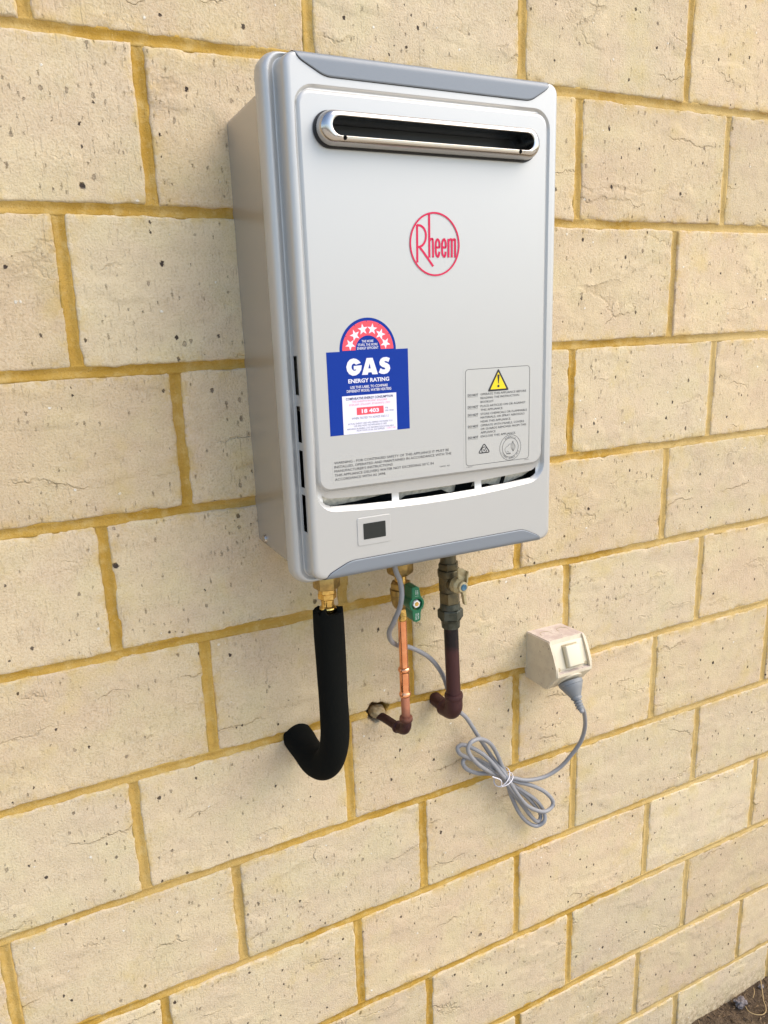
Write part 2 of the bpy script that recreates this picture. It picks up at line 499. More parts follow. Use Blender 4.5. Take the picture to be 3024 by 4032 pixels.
# ================================================================== GROUND
GZ = -1.822
def ground():
    def axis(lo, hi, core_lo, core_hi, n, far):
        a = [core_lo + (core_hi - core_lo) * i / n for i in range(n + 1)]
        left = []; d = (core_hi - core_lo) / n; x = core_lo
        while x > lo: d *= 1.5; x -= d; left.append(max(x, lo))
        right_ = []; d = (core_hi - core_lo) / n; x = core_hi
        while x < hi: d *= 1.5; x += d; right_.append(min(x, hi))
        return left[::-1] + a + right_
    xs = axis(-300, 300, 0.95, 1.55, 110, 0)
    ys = axis(-300, 300, -0.32, 0.05, 74, 0)
    vs = []; nx = len(xs)
    for y in ys:
        for x in xs:
            h = noise.fractal(Vector((x * 9, y * 9, 0.3)), 1.0, 2.0, 4) * 0.006 + noise.fractal(Vector((x * 60, y * 60, 4)), 1.0, 2.0, 3) * 0.0025
            f = 1.0 if (abs(x) < 5 and abs(y) < 5) else 0.0
            vs.append((x, y, GZ + h * f + 0.010 * (x > 1.15) * min(1, (x - 1.15) * 3) * f - 0.006 * f * math.exp(-((x - 1.33) / 0.03) ** 2)))
    fs = [(j * nx + i, j * nx + i + 1, (j + 1) * nx + i + 1, (j + 1) * nx + i) for j in range(len(ys) - 1) for i in range(nx - 1)]
    link('soil', mesh(vs, fs), M_soil, kind='structure')
ground()
M_bounce_paving = simple("unseen_bounce_paving", (0.60, 0.52, 0.39), 0.8, var=(7, (0.54, 0.46, 0.34)), bump=(200, 0.0008))
link('path', bevel_box(-14, 14, -9, -0.62, GZ - 0.08, GZ + 0.022, 0.004), M_bounce_paving, kind='structure')  # unseen paving, added to bounce warm light onto the heater front

# ================================================================== WALL
BED = {k: z for k, z in enumerate([0.0, -0.172, -0.3446, -0.5173, -0.6878, -0.8594, -1.0333, -1.2037, -1.3767, -1.5491, -1.714, -1.887])}
for k in range(1, 7): BED[-k] = 0.172 * k
L = 0.3006
MEAS = {-1: [-0.0096, 0.294, 0.598, 0.9008],
        0: [0.096, 0.397, 0.697, 0.9955], 1: [-0.0045, 0.295, 0.595, 0.8945], 2: [0.1013, 0.398, 0.6962, 0.998],
        3: [-0.0005, 0.3018, 0.5978, 0.9035], 4: [0.104, 0.4028, 0.6953, 1.002], 5: [-0.0037, 0.297, 0.5978, 0.9018],
        6: [-0.1788, 0.1167, 0.4186, 0.7228, 1.0237], 7: [0.001, 0.2982, 0.6018, 0.9073, 1.208],
        8: [0.1210, 0.4229, 0.7245, 1.0255], 9: [0.3065, 0.6072, 0.903, 1.2055], 10: [0.7225, 1.0226, 1.3195]}
XMIN, XMAX = -1.75, 2.95
HOLE = (0.3462, -0.8600, 0.0128)       # hole punched round the copper pipe
def perps(course):
    base = MEAS.get(course, [0.1 if course % 2 == 0 else 0.0])
    xs = list(base)
    while xs[0] > XMIN: xs.insert(0, xs[0] - L)
    while xs[-1] < XMAX: xs.append(xs[-1] + L)
    return xs
def nz(x, y, z, s, a): return a * noise.noise(Vector((x * s, y * s, z * s)))
def hole_push(x, z):
    """cavity left around the pipe: crescent up and to the left of the mortar plug"""
    dx = (x - HOLE[0]) / 1.15; dz = z - HOLE[1]
    a = math.atan2(dz, dx)
    r = math.hypot(dx, dz)
    R = HOLE[2] * (1 + 0.16 * math.sin(3 * a + 1) + 0.10 * math.sin(7 * a))
    return 0.072 if r < R else (0.072 * max(0, 1 - (r - R) / 0.0025) if r < R + 0.0025 else 0.0)
def brick_mesh(x0, x1, z0, z1, seed, cut=False):
    w, h = x1 - x0, z1 - z0
    def lines(n, ln):
        e = [0, 0.0012, 0.003, 0.006]
        inner = [0.006 + (ln - 0.012) * i / n for i in range(1, n)]
        return e + inner + [ln - 0.006, ln - 0.003, ln - 0.0012, ln]
    lx = lines(160 if cut else 54, w); lz = lines(90 if cut else 30, h)
    vs = []; ev = []; nx = len(lx)
    tilt_x = random.uniform(-1, 1) * 0.0008; tilt_z = random.uniform(-1, 1) * 0.0008; oy = random.uniform(-0.0007, 0.0007)
    for b in lz:
        for a in lx:
            # ragged edges: displace the outline, fading inwards
            ex = min(a, w - a); ez = min(b, h - b)
            kx = max(0, 1 - ex / 0.02); kz = max(0, 1 - ez / 0.02)
            sx = nz(seed, (x0 + a) * 0.3, z0 + b, 40, 0.0019) + nz(seed, 3.3, z0 + b, 170, 0.0011)
            sz = nz(seed + 7, x0 + a, (z0 + b) * 0.3, 40, 0.0019) + nz(seed + 5, x0 + a, 1.7, 170, 0.0011)
            x = x0 + a + sx * kx; z = z0 + b + sz * kz
            d = min(ex, ez)
            # corner radius
            if ex < 0.004 and ez < 0.004: d = max(0, 0.004 - math.hypot(0.004 - ex, 0.004 - ez))
            q = min(1, d / 0.0024)
            y = 0.0028 * (1 - math.sqrt(max(0, 1 - (1 - q) ** 2)))
            chip = noise.noise(Vector((x * 38 + seed, 0, z * 38)))
            if d < 0.007 and chip > 0.28: y += (0.007 - d) * (chip - 0.28) * 1.4
            y += nz(x, seed, z, 16, 0.0009) + nz(x * 0.35, seed + 2, z, 42, 0.0009) + oy + tilt_x * (a / w - 0.5) * 2 + tilt_z * (b / h - 0.5) * 2
            if cut: y += hole_push(x, z)
            vs.append((x, y, z)); ev.append(math.exp(-min(ex, ez) / 0.0075))
    nzv = len(lz)
    fs = [(j * nx + i, j * nx + i + 1, (j + 1) * nx + i + 1, (j + 1) * nx + i) for j in range(nzv - 1) for i in range(nx - 1)]
    ring = [i for i in range(nx)] + [j * nx + nx - 1 for j in range(1, nzv)] + [(nzv - 1) * nx + i for i in range(nx - 2, -1, -1)] + [j * nx for j in range(nzv - 2, 0, -1)]
    b0 = len(vs)
    for i in ring:
        v = vs[i]; vs.append((v[0], 0.09, v[2]))
    n = len(ring)
    for i in range(n):
        j = (i + 1) % n
        fs.append((ring[j], ring[i], b0 + i, b0 + j))
    fs.append(tuple(b0 + i for i in range(n)))
    me = mesh(vs, fs)
    at = me.attributes.new('edge', 'FLOAT', 'POINT')
    at.data.foreach_set('value', ev + [1.0] * (len(me.vertices) - len(ev)))
    return me
wall = empty('brick_wall', (0.5, 0.05, GZ), label='cream wall of large textured bricks with yellow sand mortar joints', cat='wall')
mv, mf = [], []
def strip(p0, p1, horiz):
    """concave tooled joint from p0 to p1 (x,z)"""
    ln = math.hypot(p1[0] - p0[0], p1[1] - p0[1])
    near = (abs(p0[1] - HOLE[1]) < 0.01 and horiz)
    step = 0.0016 if near and p0[0] < HOLE[0] < p1[0] else 0.006
    n = max(2, int(ln / step))
    T = [(-0.0105, 0.016), (-0.0076, 0.0016), (-0.005, 0.0017), (-0.0025, 0.0030), (0, 0.0036), (0.0025, 0.0030), (0.005, 0.0017), (0.0076, 0.0016), (0.0105, 0.016)]
    if near and step < 0.002:
        T = [(-0.0105, 0.016)] + [(-0.0074 + 0.0148 * i / 12, 0.0016 + 0.0020 * (1 - ((i - 6) / 6) ** 2)) for i in range(13)] + [(0.0105, 0.016)]
    base = len(mv); m = len(T)
    for i in range(n + 1):
        f = i / n
        px = p0[0] + (p1[0] - p0[0]) * f; pz = p0[1] + (p1[1] - p0[1]) * f
        for t, y in T:
            x = px if horiz else px + t; z = pz + t if horiz else pz
            if not horiz and abs(t) < 0.006:
                e = max(0.0, 1 - min(f, 1 - f) * ln / 0.005); y = y + (0.0017 - y) * e
            yy = y + nz(x, 3, z, 30, 0.0011) + nz(x, 9, z, 110, 0.0007)
            c = nz(px, 5, pz, 12, 0.0012) + nz(px, 8, pz, 60, 0.0005)
            if horiz: z += c
            else: x += c
            if near: yy += hole_push(x, z)
            mv.append((x, yy, z))
    for i in range(n):
        for k in range(m - 1):
            a = base + i * m + k
            mf.append((a, a + 1, a + m + 1, a + m))
J = 0.0050; JP = 0.0058
for k in range(-5, 11):
    z1 = BED[k] - J; z0 = BED[k + 1] + J
    px = perps(k)
    for a, b in zip(px[:-1], px[1:]):
        if b < XMIN + 0.1 or a > XMAX - 0.1: continue
        mid = (a + b) / 2
        cut = (k in (4, 5)) and a - 0.01 < HOLE[0] < b + 0.01
        rj = lambda: random.uniform(-0.0006, 0.0006)
        bmz = brick_mesh(a + JP + rj(), b - JP + rj(), z0 + rj(), z1 + rj(), random.uniform(0, 90), cut)
        link('brick', bmz, M_brick, wall)
    for x in px:
        if XMIN - 0.05 < x < XMAX + 0.05:
            strip((x, BED[k + 1] + 0.0066), (x, BED[k] - 0.0066), False)
for k in range(-5, 12):
    if k == 5:
        strip((XMIN, BED[k]), (0.30, BED[k]), True); strip((0.30, BED[k]), (0.40, BED[k]), True); strip((0.40, BED[k]), (XMAX, BED[k]), True)
    else:
        strip((XMIN, BED[k]), (XMAX, BED[k]), True)
# backing leaf of mortar behind the joints
def quad(x0, x1, y, z0, z1):
    b = len(mv); mv.extend([(x0, y, z0), (x1, y, z0), (x1, y, z1), (x0, y, z1)]); mf.append((b, b + 1, b + 2, b + 3))
quad(XMIN, 0.30, 0.045, BED[11], BED[-5]); quad(0.40, XMAX, 0.045, BED[11], BED[-5])
quad(0.30, 0.40, 0.045, BED[11], -0.90); quad(0.30, 0.40, 0.045, -0.82, BED[-5])
link('mortar', mesh(mv, mf), M_mortar, wall)
# mortar lump stuffed into the hole round the pipe
bm = bmesh.new(); bmesh.ops.create_icosphere(bm, subdivisions=4, radius=1)
for v in bm.verts:
    c = v.co.copy(); s = 1 + 0.16 * noise.noise(c * 1.7 + Vector((4, 2, 1))) + 0.05 * noise.noise(c * 6)
    v.co = Vector((0.3505 + c.x * 0.0130 * s, 0.010 + c.y * 0.014 * s, -0.8655 + c.z * 0.0095 * s))
M_plugm = simple('pale_mortar_lump', (0.42, 0.33, 0.19), 0.95, bump=(150, 0.002), var=(110, (0.30, 0.215, 0.10)))
link('mortar_plug', bm_to(bm), M_plugm, wall)

# ================================================================== WATER HEATER
heater = empty('water_heater', (0.355, 0, -0.575), label='silver wall mounted gas water heater with long slot vent and blue energy sticker', cat='water heater')
FY = -0.175
YT = FY - 0.0002
# --- body box
def body():
    bm = bmesh.new()
    pts = rr(0.1875, 0.5290, -0.573, -0.0715, 0.008, 5)
    a = [bm.verts.new((x, 0.004, z)) for x, z in pts]; b = [bm.verts.new((x, -0.132, z)) for x, z in pts]
    n = len(pts)
    for i in range(n): bm.faces.new((a[i], a[(i + 1) % n], b[(i + 1) % n], b[i]))
    bm.faces.new(a[::-1])
    me = bm_to(bm, True, 40)
    link('body', me, M_shaded_side, heater)
body()
# --- pressed front cover, built from matching rounded outlines
ZS = [(-0.5235, -0.4815), (-0.4735, -0.4325), (-0.424, -0.385), (-0.3735, -0.333)]
ZL = [-0.57] + [z for p in ZS for z in p] + [-0.28, -0.22, -0.16, -0.10, -0.064]
XSL = [0.222, 0.260, 0.298, 0.307, 0.340, 0.375, 0.4095, 0.419, 0.450, 0.493]
def loop(x0, x1, z0, z1, r, y, sag=0.0, absz=False, absx=False, k=7, ydef=None):
    pts = []
    fx = [(v - XSL[0]) / (XSL[-1] - XSL[0]) for v in XSL]
    fz = [(v - ZL[0]) / (ZL[-1] - ZL[0]) for v in ZL]
    def arc(cx, cz, a0):
        for i in range(1, k):
            a = math.radians(a0 + 90 * i / k); pts.append([cx + r * math.cos(a), cz + r * math.sin(a)])
    xm, xh = (x0 + x1) / 2, (x1 - x0) / 2
    bx = XSL if absx else [x0 + r + (x1 - x0 - 2 * r) * f for f in fx]
    pts += [[x, z0] for x in bx]
    arc(x1 - r, z0 + r, -90)
    rz = ZL if absz else [z0 + r + (z1 - z0 - 2 * r) * f for f in fz]
    pts += [[x1, z] for z in rz]
    arc(x1 - r, z1 - r, 0)
    pts += [[x, z1] for x in bx[::-1]]
    arc(x0 + r, z1 - r, 90)
    pts += [[x0, z] for z in rz[::-1]]
    arc(x0 + r, z0 + r, 180)
    out = []
    for x, z in pts:
        w = max(0.0, min(1.0, ((z0 + z1) / 2 - z) / ((z1 - z0) / 2)))
        w = max(0.0, (w - 0.85) / 0.15)
        zz = z - sag * w * (1 - ((x - xm) / xh) ** 2)
        out.append((x, y if ydef is None else ydef(zz), zz))
    return out
nb, nl, k_ = len(XSL), len(ZL), 7
def cover():
    def off(d, y, r=0.018, **k): return loop(0.181 + d, 0.5355 - d, -0.5865 + d * 0.59, -0.0455 - d * 0.39, max(r - d * 0.4, 0.004), y, **k)
    deep = lambda g, s: (lambda z: FY + s + (g - s) * max(0, min(1, (-0.44 - z) / 0.035)))
    loops = [
        off(0.0055, -0.1300), off(0.0010, -0.1305), off(0.0002, -0.1325), off(0.0, -0.1360), off(0.0, -0.1450), off(0.0016, -0.1500), off(0.0040, -0.1530),
        off(0.0066, -0.1540), off(0.0093, -0.1532), off(0.0118, -0.1512), off(0.0130, -0.1506), off(0.0140, -0.1515),
        off(0.0146, -0.1535, absz=True),
        off(0.0149, -0.1562, absz=True),   # slots start
        off(0.0151, -0.1640, absz=True),   # slots end
        off(0.0153, -0.1690), off(0.0161, -0.1720), off(0.0178, -0.1740), off(0.0202, -0.1749, 0.020), off(0.0222, FY, 0.021),
    ]
    ia = 12
    G0 = (0.2045, 0.5085, -0.4990, -0.0785)
    def grv(d, y=None, r=0.021, sag=0.0085, **k):
        return loop(G0[0] + d, G0[1] - d, G0[2] + d * 1.9, G0[3] - d, r - d * 0.5, y, sag=sag, **k)
    loops += [grv(0.0, FY), grv(0.0006, ydef=deep(0.0008, 0.0003), sag=0.0086), grv(0.0016, ydef=deep(0.0035, 0.0015), sag=0.0082),
              loop(0.2068, 0.5062, -0.4945, -0.0812, 0.019, 0, sag=0.0062, ydef=deep(0.0052, 0.0022), absx=True)]
    ib = len(loops) - 1
    loops += [loop(0.2072, 0.5058, -0.4860, -0.0820, 0.016, 0, sag=0.0055, ydef=deep(0.0056, 0.0023), absx=True),
              loop(0.2076, 0.5054, -0.4792, -0.0830, 0.0135, 0, ydef=deep(0.0050, 0.0021)),
              loop(0.2084, 0.5046, -0.4780, -0.0840, 0.0130, 0, ydef=deep(0.0028, 0.0013)),
              loop(0.2094, 0.5036, -0.4768, -0.0850, 0.0125, 0, ydef=deep(0.0008, 0.0004)),
              loop(0.2108, 0.5022, -0.4754, -0.0864, 0.0120, FY),
              loop(0.2125, 0.5005, -0.4735, -0.0880, 0.0115, FY)]
    # vent opening
    loops += [loop(0.2232, 0.4870, -0.1325, -0.1022, 0.0145, FY), loop(0.2232, 0.4870, -0.1325, -0.1022, 0.0145, FY + 0.05)]
    vs = [v for l in loops for v in l]; n = len(loops[0]); fs = []
    left0 = nb + (k_ - 1) + nl + (k_ - 1) + nb + (k_ - 1)      # index of top of left side
    right0 = nb + (k_ - 1)
    holes = set()
    slot_idx = {i for i in range(nl - 1) for (a, b) in ZS if abs(ZL[i] - a) < 1e-6}
    for i in slot_idx:
        holes.add((ia, right0 + i)); holes.add((ia, left0 + nl - 2 - i)); holes.add((ia + 1, right0 + i)); holes.add((ia + 1, left0 + nl - 2 - i))
    xslots = [(-3, 2), (3, 6), (7, 12)]          # first and last louvres run into the corner curve
    for a, b in xslots:
        for i in range(a, b): holes.add((ib, i % n))
    for l in range(len(loops) - 1):
        for i in range(n):
            if (l, i) in holes: continue
            j = (i + 1) % n
            fs.append((l * n + i, l * n + j, (l + 1) * n + j, (l + 1) * n + i))
    me = mesh(vs, fs)
    bm = bmesh.new(); bm.from_mesh(me)
    bmesh.ops.recalc_face_normals(bm, faces=bm.faces[:])
    # make the outward side face the camera
    f = max(bm.faces, key=lambda f: f.calc_area())
    if f.normal.y > 0: bmesh.ops.reverse_faces(bm, faces=bm.faces[:])
    me = bpy.data.meshes.new("m"); bm.to_mesh(me); bm.free()
    for p in me.polygons: p.use_smooth = True
    bm = bmesh.new(); bm.from_mesh(me); bm.normal_update()
    for e in bm.edges:
        fl = [f.normal.y < -0.99999 for f in e.link_faces]
        if len(fl) == 2 and fl[0] != fl[1]: e.smooth = False
    bm.to_mesh(me); bm.free()
    o = link('front_cover', me, M_paint, heater)
    m = o.modifiers.new('thickness', 'SOLIDIFY'); m.thickness = 0.0009; m.offset = -1; m.use_rim = True
    w = o.modifiers.new('normals', 'WEIGHTED_NORMAL'); w.mode = 'FACE_AREA'; w.weight = 100; w.keep_sharp = True
    return o
cover_o = cover()
# --- inside seen through louvres: galvanised burner box and dark cavity
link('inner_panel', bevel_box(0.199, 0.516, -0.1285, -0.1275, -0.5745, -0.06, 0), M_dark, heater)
def curved_plate(x0, x1, zc, ztop, zbot, yb, yf):
    vs = []; fs = []; n = 8; m = 12
    for j in range(n + 1):
        for i in range(m + 1):
            f = i / m; g = j / n
            x = x0 + (x1 - x0) * g
            z = ztop + (zbot - ztop) * f
            y = yb + (yf - yb) * (math.sin(f * pi / 2) ** 2) + 0.004 * math.sin(g * 7 + f * 2) * f
            vs.append((x, y, z))
    for j in range(n):
        for i in range(m):
            a = j * (m + 1) + i; fs.append((a, a + 1, a + m + 2, a + m + 1))
    return mesh(vs, fs)
def shield(P):
    """bent galvanised sheet close behind a louvre; P = [(x, lower z, y)]"""
    vs = []; fs = []; m = 6
    for x, zl, y in P:
        for j in range(m + 1):
            f = j / m
            vs.append((x, y + 0.006 * max(0, f - 0.7) / 0.3, -0.466 + (zl + 0.466) * f))
    for i in range(len(P) - 1):
        for j in range(m):
            q = i * (m + 1) + j; fs.append((q, q + 1, q + m + 2, q + m + 1))
    return mesh(vs, fs)
link('heat_shield', shield([(0.206, -0.4970, -0.1672), (0.225, -0.4975, -0.1672), (0.255, -0.4962, -0.1670), (0.280, -0.4942, -0.1665), (0.300, -0.4925, -0.1655)]), M_galv, heater)
link('heat_shield', shield([(0.303, -0.5040, -0.1630), (0.312, -0.5025, -0.1650), (0.320, -0.4978, -0.1670), (0.350, -0.4975, -0.1672), (0.368, -0.4968, -0.1668), (0.380, -0.5030, -0.1650), (0.392, -0.5040, -0.1560)]), M_galv, heater)
link('heat_shield', shield([(0.410, -0.4985, -0.1670), (0.432, -0.4975, -0.1672), (0.446, -0.5020, -0.1630), (0.455, -0.5030, -0.1600)]), M_galv, heater)
link('heat_shield', shield([(0.458, -0.5020, -0.1645), (0.466, -0.4988, -0.1670), (0.485, -0.4945, -0.1672), (0.496, -0.4900, -0.1668)]), M_galv, heater)
link('inner_flange', bevel_box(0.2015, 0.2030, -0.168, -0.14, -0.392, -0.325, 0.0003), M_galv, heater)
link('inner_flange', bevel_box(0.2015, 0.2030, -0.168, -0.14, -0.522, -0.486, 0.0003), M_dark, heater)
# --- grey trim pieces wrapping over the edges
def trim(sign, pts, zedge, ztop_wall):
    """sign +1 top, -1 bottom. profile from the front face over a 5 mm radius onto the top"""
    E = 0.0008; R = 0.0052
    def prof(s):
        # s=0 at rear of the wrap, grows round the edge and down the face
        w = 0.016; a = R * pi / 2
        if s < w: return (FY + R + (w - s), zedge + sign * E)
        if s < w + a:
            th = (s - w) / R
            return (FY + R - (R + E) * math.sin(th), zedge - sign * R + sign * (R + E) * math.cos(th))
        return (FY - E, zedge - sign * R - sign * (s - w - a))
    w0 = 0.016 + R * pi / 2 + (-R)
    def s_of_z(z): return 0.016 + R * pi / 2 + abs(z - (zedge - sign * R))
    x0, x1 = pts[0][0], pts[-1][0]
    vs = []; fs = []; m = 22; nn = 120
    xs = [x0 + (x1 - x0) * i / nn for i in range(nn + 1)]
    for x in xs:
        for (a, b) in zip(pts[:-1], pts[1:]):
            if a[0] <= x <= b[0] + 1e-9:
                t = (x - a[0]) / (b[0] - a[0]); d = a[1] + (b[1] - a[1]) * t; break
        for j in range(m + 1):
            s = d * j / m
            y, z = prof(s)
            vs.append((x, y, z))
    for i in range(nn):
        for j in range(m):
            a = i * (m + 1) + j; fs.append((a, a + 1, a + m + 2, a + m + 1))
    return vs, fs, prof
def smooth_poly(P, r=4):
    out = [P[0]]
    for a, b, c in zip(P[:-2], P[1:-1], P[2:]):
        A = Vector(a); B = Vector(b); Cc = Vector(c)
        p = B + (A - B) * min(0.45, 0.007 / (A - B).length); q = B + (Cc - B) * min(0.45, 0.007 / (Cc - B).length)
        for i in range(r + 1):
            t = i / r; out.append(tuple((1 - t) ** 2 * p + 2 * t * (1 - t) * B + t * t * q))
    out.append(P[-1]); return out
SW = 0.016 + 0.0052 * pi / 2
zt = -0.0575 + 0.0; zb = -0.5705
ZTOP = -0.046 - 0.0153 * 0.72 + 0.0052 * 0 ; 
ZTOP = -0.0515; ZBOT = -0.5775
def sd_(z, ze, sg): return SW + abs(z - (ze - sg * 0.0052))
top_pts = smooth_poly([(0.2045, 0.004), (0.2095, SW), (0.2380, sd_(-0.0712, ZTOP, 1)), (0.4810, sd_(-0.0718, ZTOP, 1)), (0.5060, SW), (0.5100, 0.004)])
bot_pts = smooth_poly([(0.2060, 0.004), (0.2125, SW), (0.2410, sd_(-0.5600, ZBOT, -1)), (0.4770, sd_(-0.5594, ZBOT, -1)), (0.5040, SW), (0.5090, 0.004)])
for sg, pts, ze in ((1, top_pts, ZTOP), (-1, bot_pts, ZBOT)):
    v, f, prof = trim(sg, pts, ze, 0)
    me = solid((v, f), 60)
    o = link('trim_strip', me, M_trim, heater)
    m = o.modifiers.new('t', 'SOLIDIFY'); m.thickness = 0.0007; m.offset = 0
    # black bead painted in for the shade of the gap along its edge
    path = []
    for x, s in pts:
        y, z = prof(s); path.append((x, y + 0.0006, z))
    link('trim_gap_shade', solid(tube(path, 0.00055, 6)), M_black, o)
# --- flue outlet
vent = link('flue_outlet', solid(lathe([(0, 1), (1, 1)], (0, 0, 0), seg=8)), M_steel, heater)
def stadium_ring():
    # profile pairs: inset from base outline, depth
    prof = [(0.0000, FY + 0.004), (0.0000, FY - 0.0065), (0.0006, FY - 0.0105), (0.0020, FY - 0.0140), (0.0042, FY - 0.0163), (0.0062, FY - 0.0172), (0.0088, FY - 0.0174), (0.0096, FY - 0.0170), (0.0099, FY - 0.0155), (0.0099, FY + 0.02)]
    vs = []; fs = []
    for d, y in prof:
        # the front rim narrows more at the ends than along its length
        dx = d * 1.25; dz = d * 0.70
        pts = rr(0.2245 + dx, 0.4862 - dx, -0.1335 + dz + (0.0006 if d > 0.004 else 0), -0.1018 - dz, 0.01585 - dz, 10)
        vs += [(x, y, z) for x, z in pts]
    n = 44
    for l in range(len(prof) - 1):
        for i in range(n):
            j = (i + 1) % n; fs.append((l * n + i, l * n + j, (l + 1) * n + j, (l + 1) * n + i))
    l = len(prof) - 1
    for i in range(n):
        j = (i + 1) % n; fs.append((l * n + i, l * n + j, j, i))
    return solid((vs, fs), 50)
vent.data = stadium_ring(); vent.data.name = 'flue_outlet'; vent.data.materials.append(M_steel)
cut = solid(join(lathe([(-0.03, 0.0021), (0.0115, 0.0021)], (0.2492, FY - 0.010, -0.1279), (0, -1, 0), seg=20), lathe([(-0.03, 0.0021), (0.0115, 0.0021)], (0.4560, FY - 0.010, -0.1279), (0, -1, 0), seg=20)))
boolean(vent, cut)
if not vent.data.materials: vent.data.materials.append(M_steel)
link('gasket', (lambda: solid((lambda A, B: ([(x, FY - 0.0004, z) for x, z in A] + [(x, FY - 0.0022, z) for x, z in A] + [(x, FY - 0.0022, z) for x, z in B],
      [(i, (i + 1) % 44, 44 + (i + 1) % 44, 44 + i) for i in range(44)] + [(44 + i, 44 + (i + 1) % 44, 88 + (i + 1) % 44, 88 + i) for i in range(44)]))
      (rr(0.2226, 0.4880, -0.1350, -0.1008, 0.0170, 10), rr(0.2246, 0.4860, -0.1330, -0.1022, 0.0153, 10)), 40))(), M_black, vent)
# dark throat with baffles
def throat():
    parts = []
    o = rr(0.2300, 0.4810, -0.1305, -0.1065, 0.0115, 8)
    vs = [(x, FY + 0.002, z) for x, z in o] + [(x, -0.136, z) for x, z in o]
    n = len(o)
    fs = [(i, (i + 1) % n, n + (i + 1) % n, n + i) for i in range(n)] + [tuple(range(n, 2 * n))]
    return solid((vs, fs), 50)
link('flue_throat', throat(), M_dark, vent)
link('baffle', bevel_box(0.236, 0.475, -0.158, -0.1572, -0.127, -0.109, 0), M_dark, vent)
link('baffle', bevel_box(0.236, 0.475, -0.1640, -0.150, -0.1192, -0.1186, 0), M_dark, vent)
# --- display window
dsp = link('display_bezel', prism(rr(0.2508, 0.2923, -0.5448, -0.5126, 0.0025), FY + 0.0004, FY - 0.0007, 0.0003), M_paint, heater)
link('display_screen', prism(rr(0.2580, 0.2857, -0.5380, -0.5196, 0.0008), FY - 0.0007, FY - 0.00095), M_screen, dsp)
# --- screws
def screw(o, ax, r=0.0052, h=0.0035):
    v = lathe([(0, r * 1.15), (0.0008, r * 1.15), (0.0009, r), (h * 0.8, r * 0.95), (h, r * 0.75)], o, ax, seg=24)
    return solid(v)
s = link('screw', screw((0.1880, -0.030, -0.5615), (-1, 0, 0)), M_steel, heater)
link('screw', screw((0.501, -0.168, -0.5705), (0, 0, -1), 0.003, 0.0035), M_steel, heater)

# ------------------------------------------------------------------ lettering
class Ink:
    def __init__(s): s.v = []; s.f = []
    def add(s, verts, faces):
        b = len(s.v); s.v += verts; s.f += [tuple(i + b for i in f) for f in faces]
    def text(s, body, x0, x1, base, cap, y, bold=0.0, sx=None, align='L'):
        cu = bpy.data.curves.new('t', 'FONT'); cu.body = body; cu.resolution_u = 2; cu.fill_mode = 'FRONT'
        cu.offset = bold
        o = bpy.data.objects.new('t', cu); COL.objects.link(o)
        dg = bpy.context.evaluated_depsgraph_get()
        me = bpy.data.meshes.new_from_object(o.evaluated_get(dg))
        vs = [v.co.copy() for v in me.vertices]; fs = [tuple(p.vertices) for p in me.polygons]
        bpy.data.objects.remove(o); bpy.data.curves.remove(cu); bpy.data.meshes.remove(me)
        mn = min(v.x for v in vs); mx = max(v.x for v in vs)
        kz = cap / 0.73
        kx = sx * kz if sx else (x1 - x0) / (mx - mn)
        if align == 'C': x0 = (x0 + x1) / 2 - (mx - mn) * kx / 2
        s.add([(x0 + (v.x - mn) * kx, y, base + v.y * kz) for v in vs], fs)
        return kx / kz
    def arc_text(s, body, cx, cz, r, a_mid, step, h, y, inward=False):
        n = len(body)
        for i, ch in enumerate(body):
            if ch == ' ': continue
            a = a_mid - (i - (n - 1) / 2) * step * (-1 if inward else 1)
            t = Ink(); t.text(ch, 0, 1, 0, h, 0, 0.0, sx=1.0)
            ca = math.radians(a); rot = ca - pi / 2 if not inward else ca + pi / 2
            w = max(v[0] for v in t.v)
            out = []
            for v in t.v:
                lx = v[0] - w / 2; lz = v[2] - (0 if not inward else h)
                out.append((cx + r * math.cos(ca) + lx * math.cos(rot) - lz * math.sin(rot), y, cz + r * math.sin(ca) + lx * math.sin(rot) + lz * math.cos(rot)))
            s.add(out, t.f)
    def stroke(s, pts, w, y, closed=False):
        P = [Vector((a, b)) for a, b in pts]; n = len(P); L_ = []; R_ = []
        for i in range(n):
            if closed: d = P[(i + 1) % n] - P[i - 1]
            else: d = P[min(i + 1, n - 1)] - P[max(i - 1, 0)]
            d.normalize(); nn = Vector((-d.y, d.x)) * w / 2
            L_.append(P[i] + nn); R_.append(P[i] - nn)
        vs = [(p.x, y, p.y) for p in L_] + [(p.x, y, p.y) for p in R_]
        fs = [(i, (i + 1) % n, n + (i + 1) % n, n + i) for i in range(n if closed else n - 1)]
        s.add(vs, fs)
    def poly(s, pts, y): s.add([(a, y, b) for a, b in pts], [tuple(range(len(pts)))])
    def circle(s, cx, cz, r, w, y, n=64, rz=None):
        rz = rz or r
        s.stroke([(cx + r * math.cos(2 * pi * i / n), cz + rz * math.sin(2 * pi * i / n)) for i in range(n)], w, y, True)
    def put(s, name, mat, parent):
        me = bpy.data.meshes.new(name); me.from_pydata(s.v, [], s.f); me.update()
        # face the camera
        bm = bmesh.new(); bm.from_mesh(me)
        for f in bm.faces:
            f.normal_update()
            if f.normal.y > 0: f.normal_flip()
        bm.to_mesh(me); bm.free()
        return link(name, me, mat, parent, kind=None)

def smooth2(pts, n=6):
    return [(p.x, p.y) for p in catmull([Vector((a, b, 0)) for a, b in pts], n)]

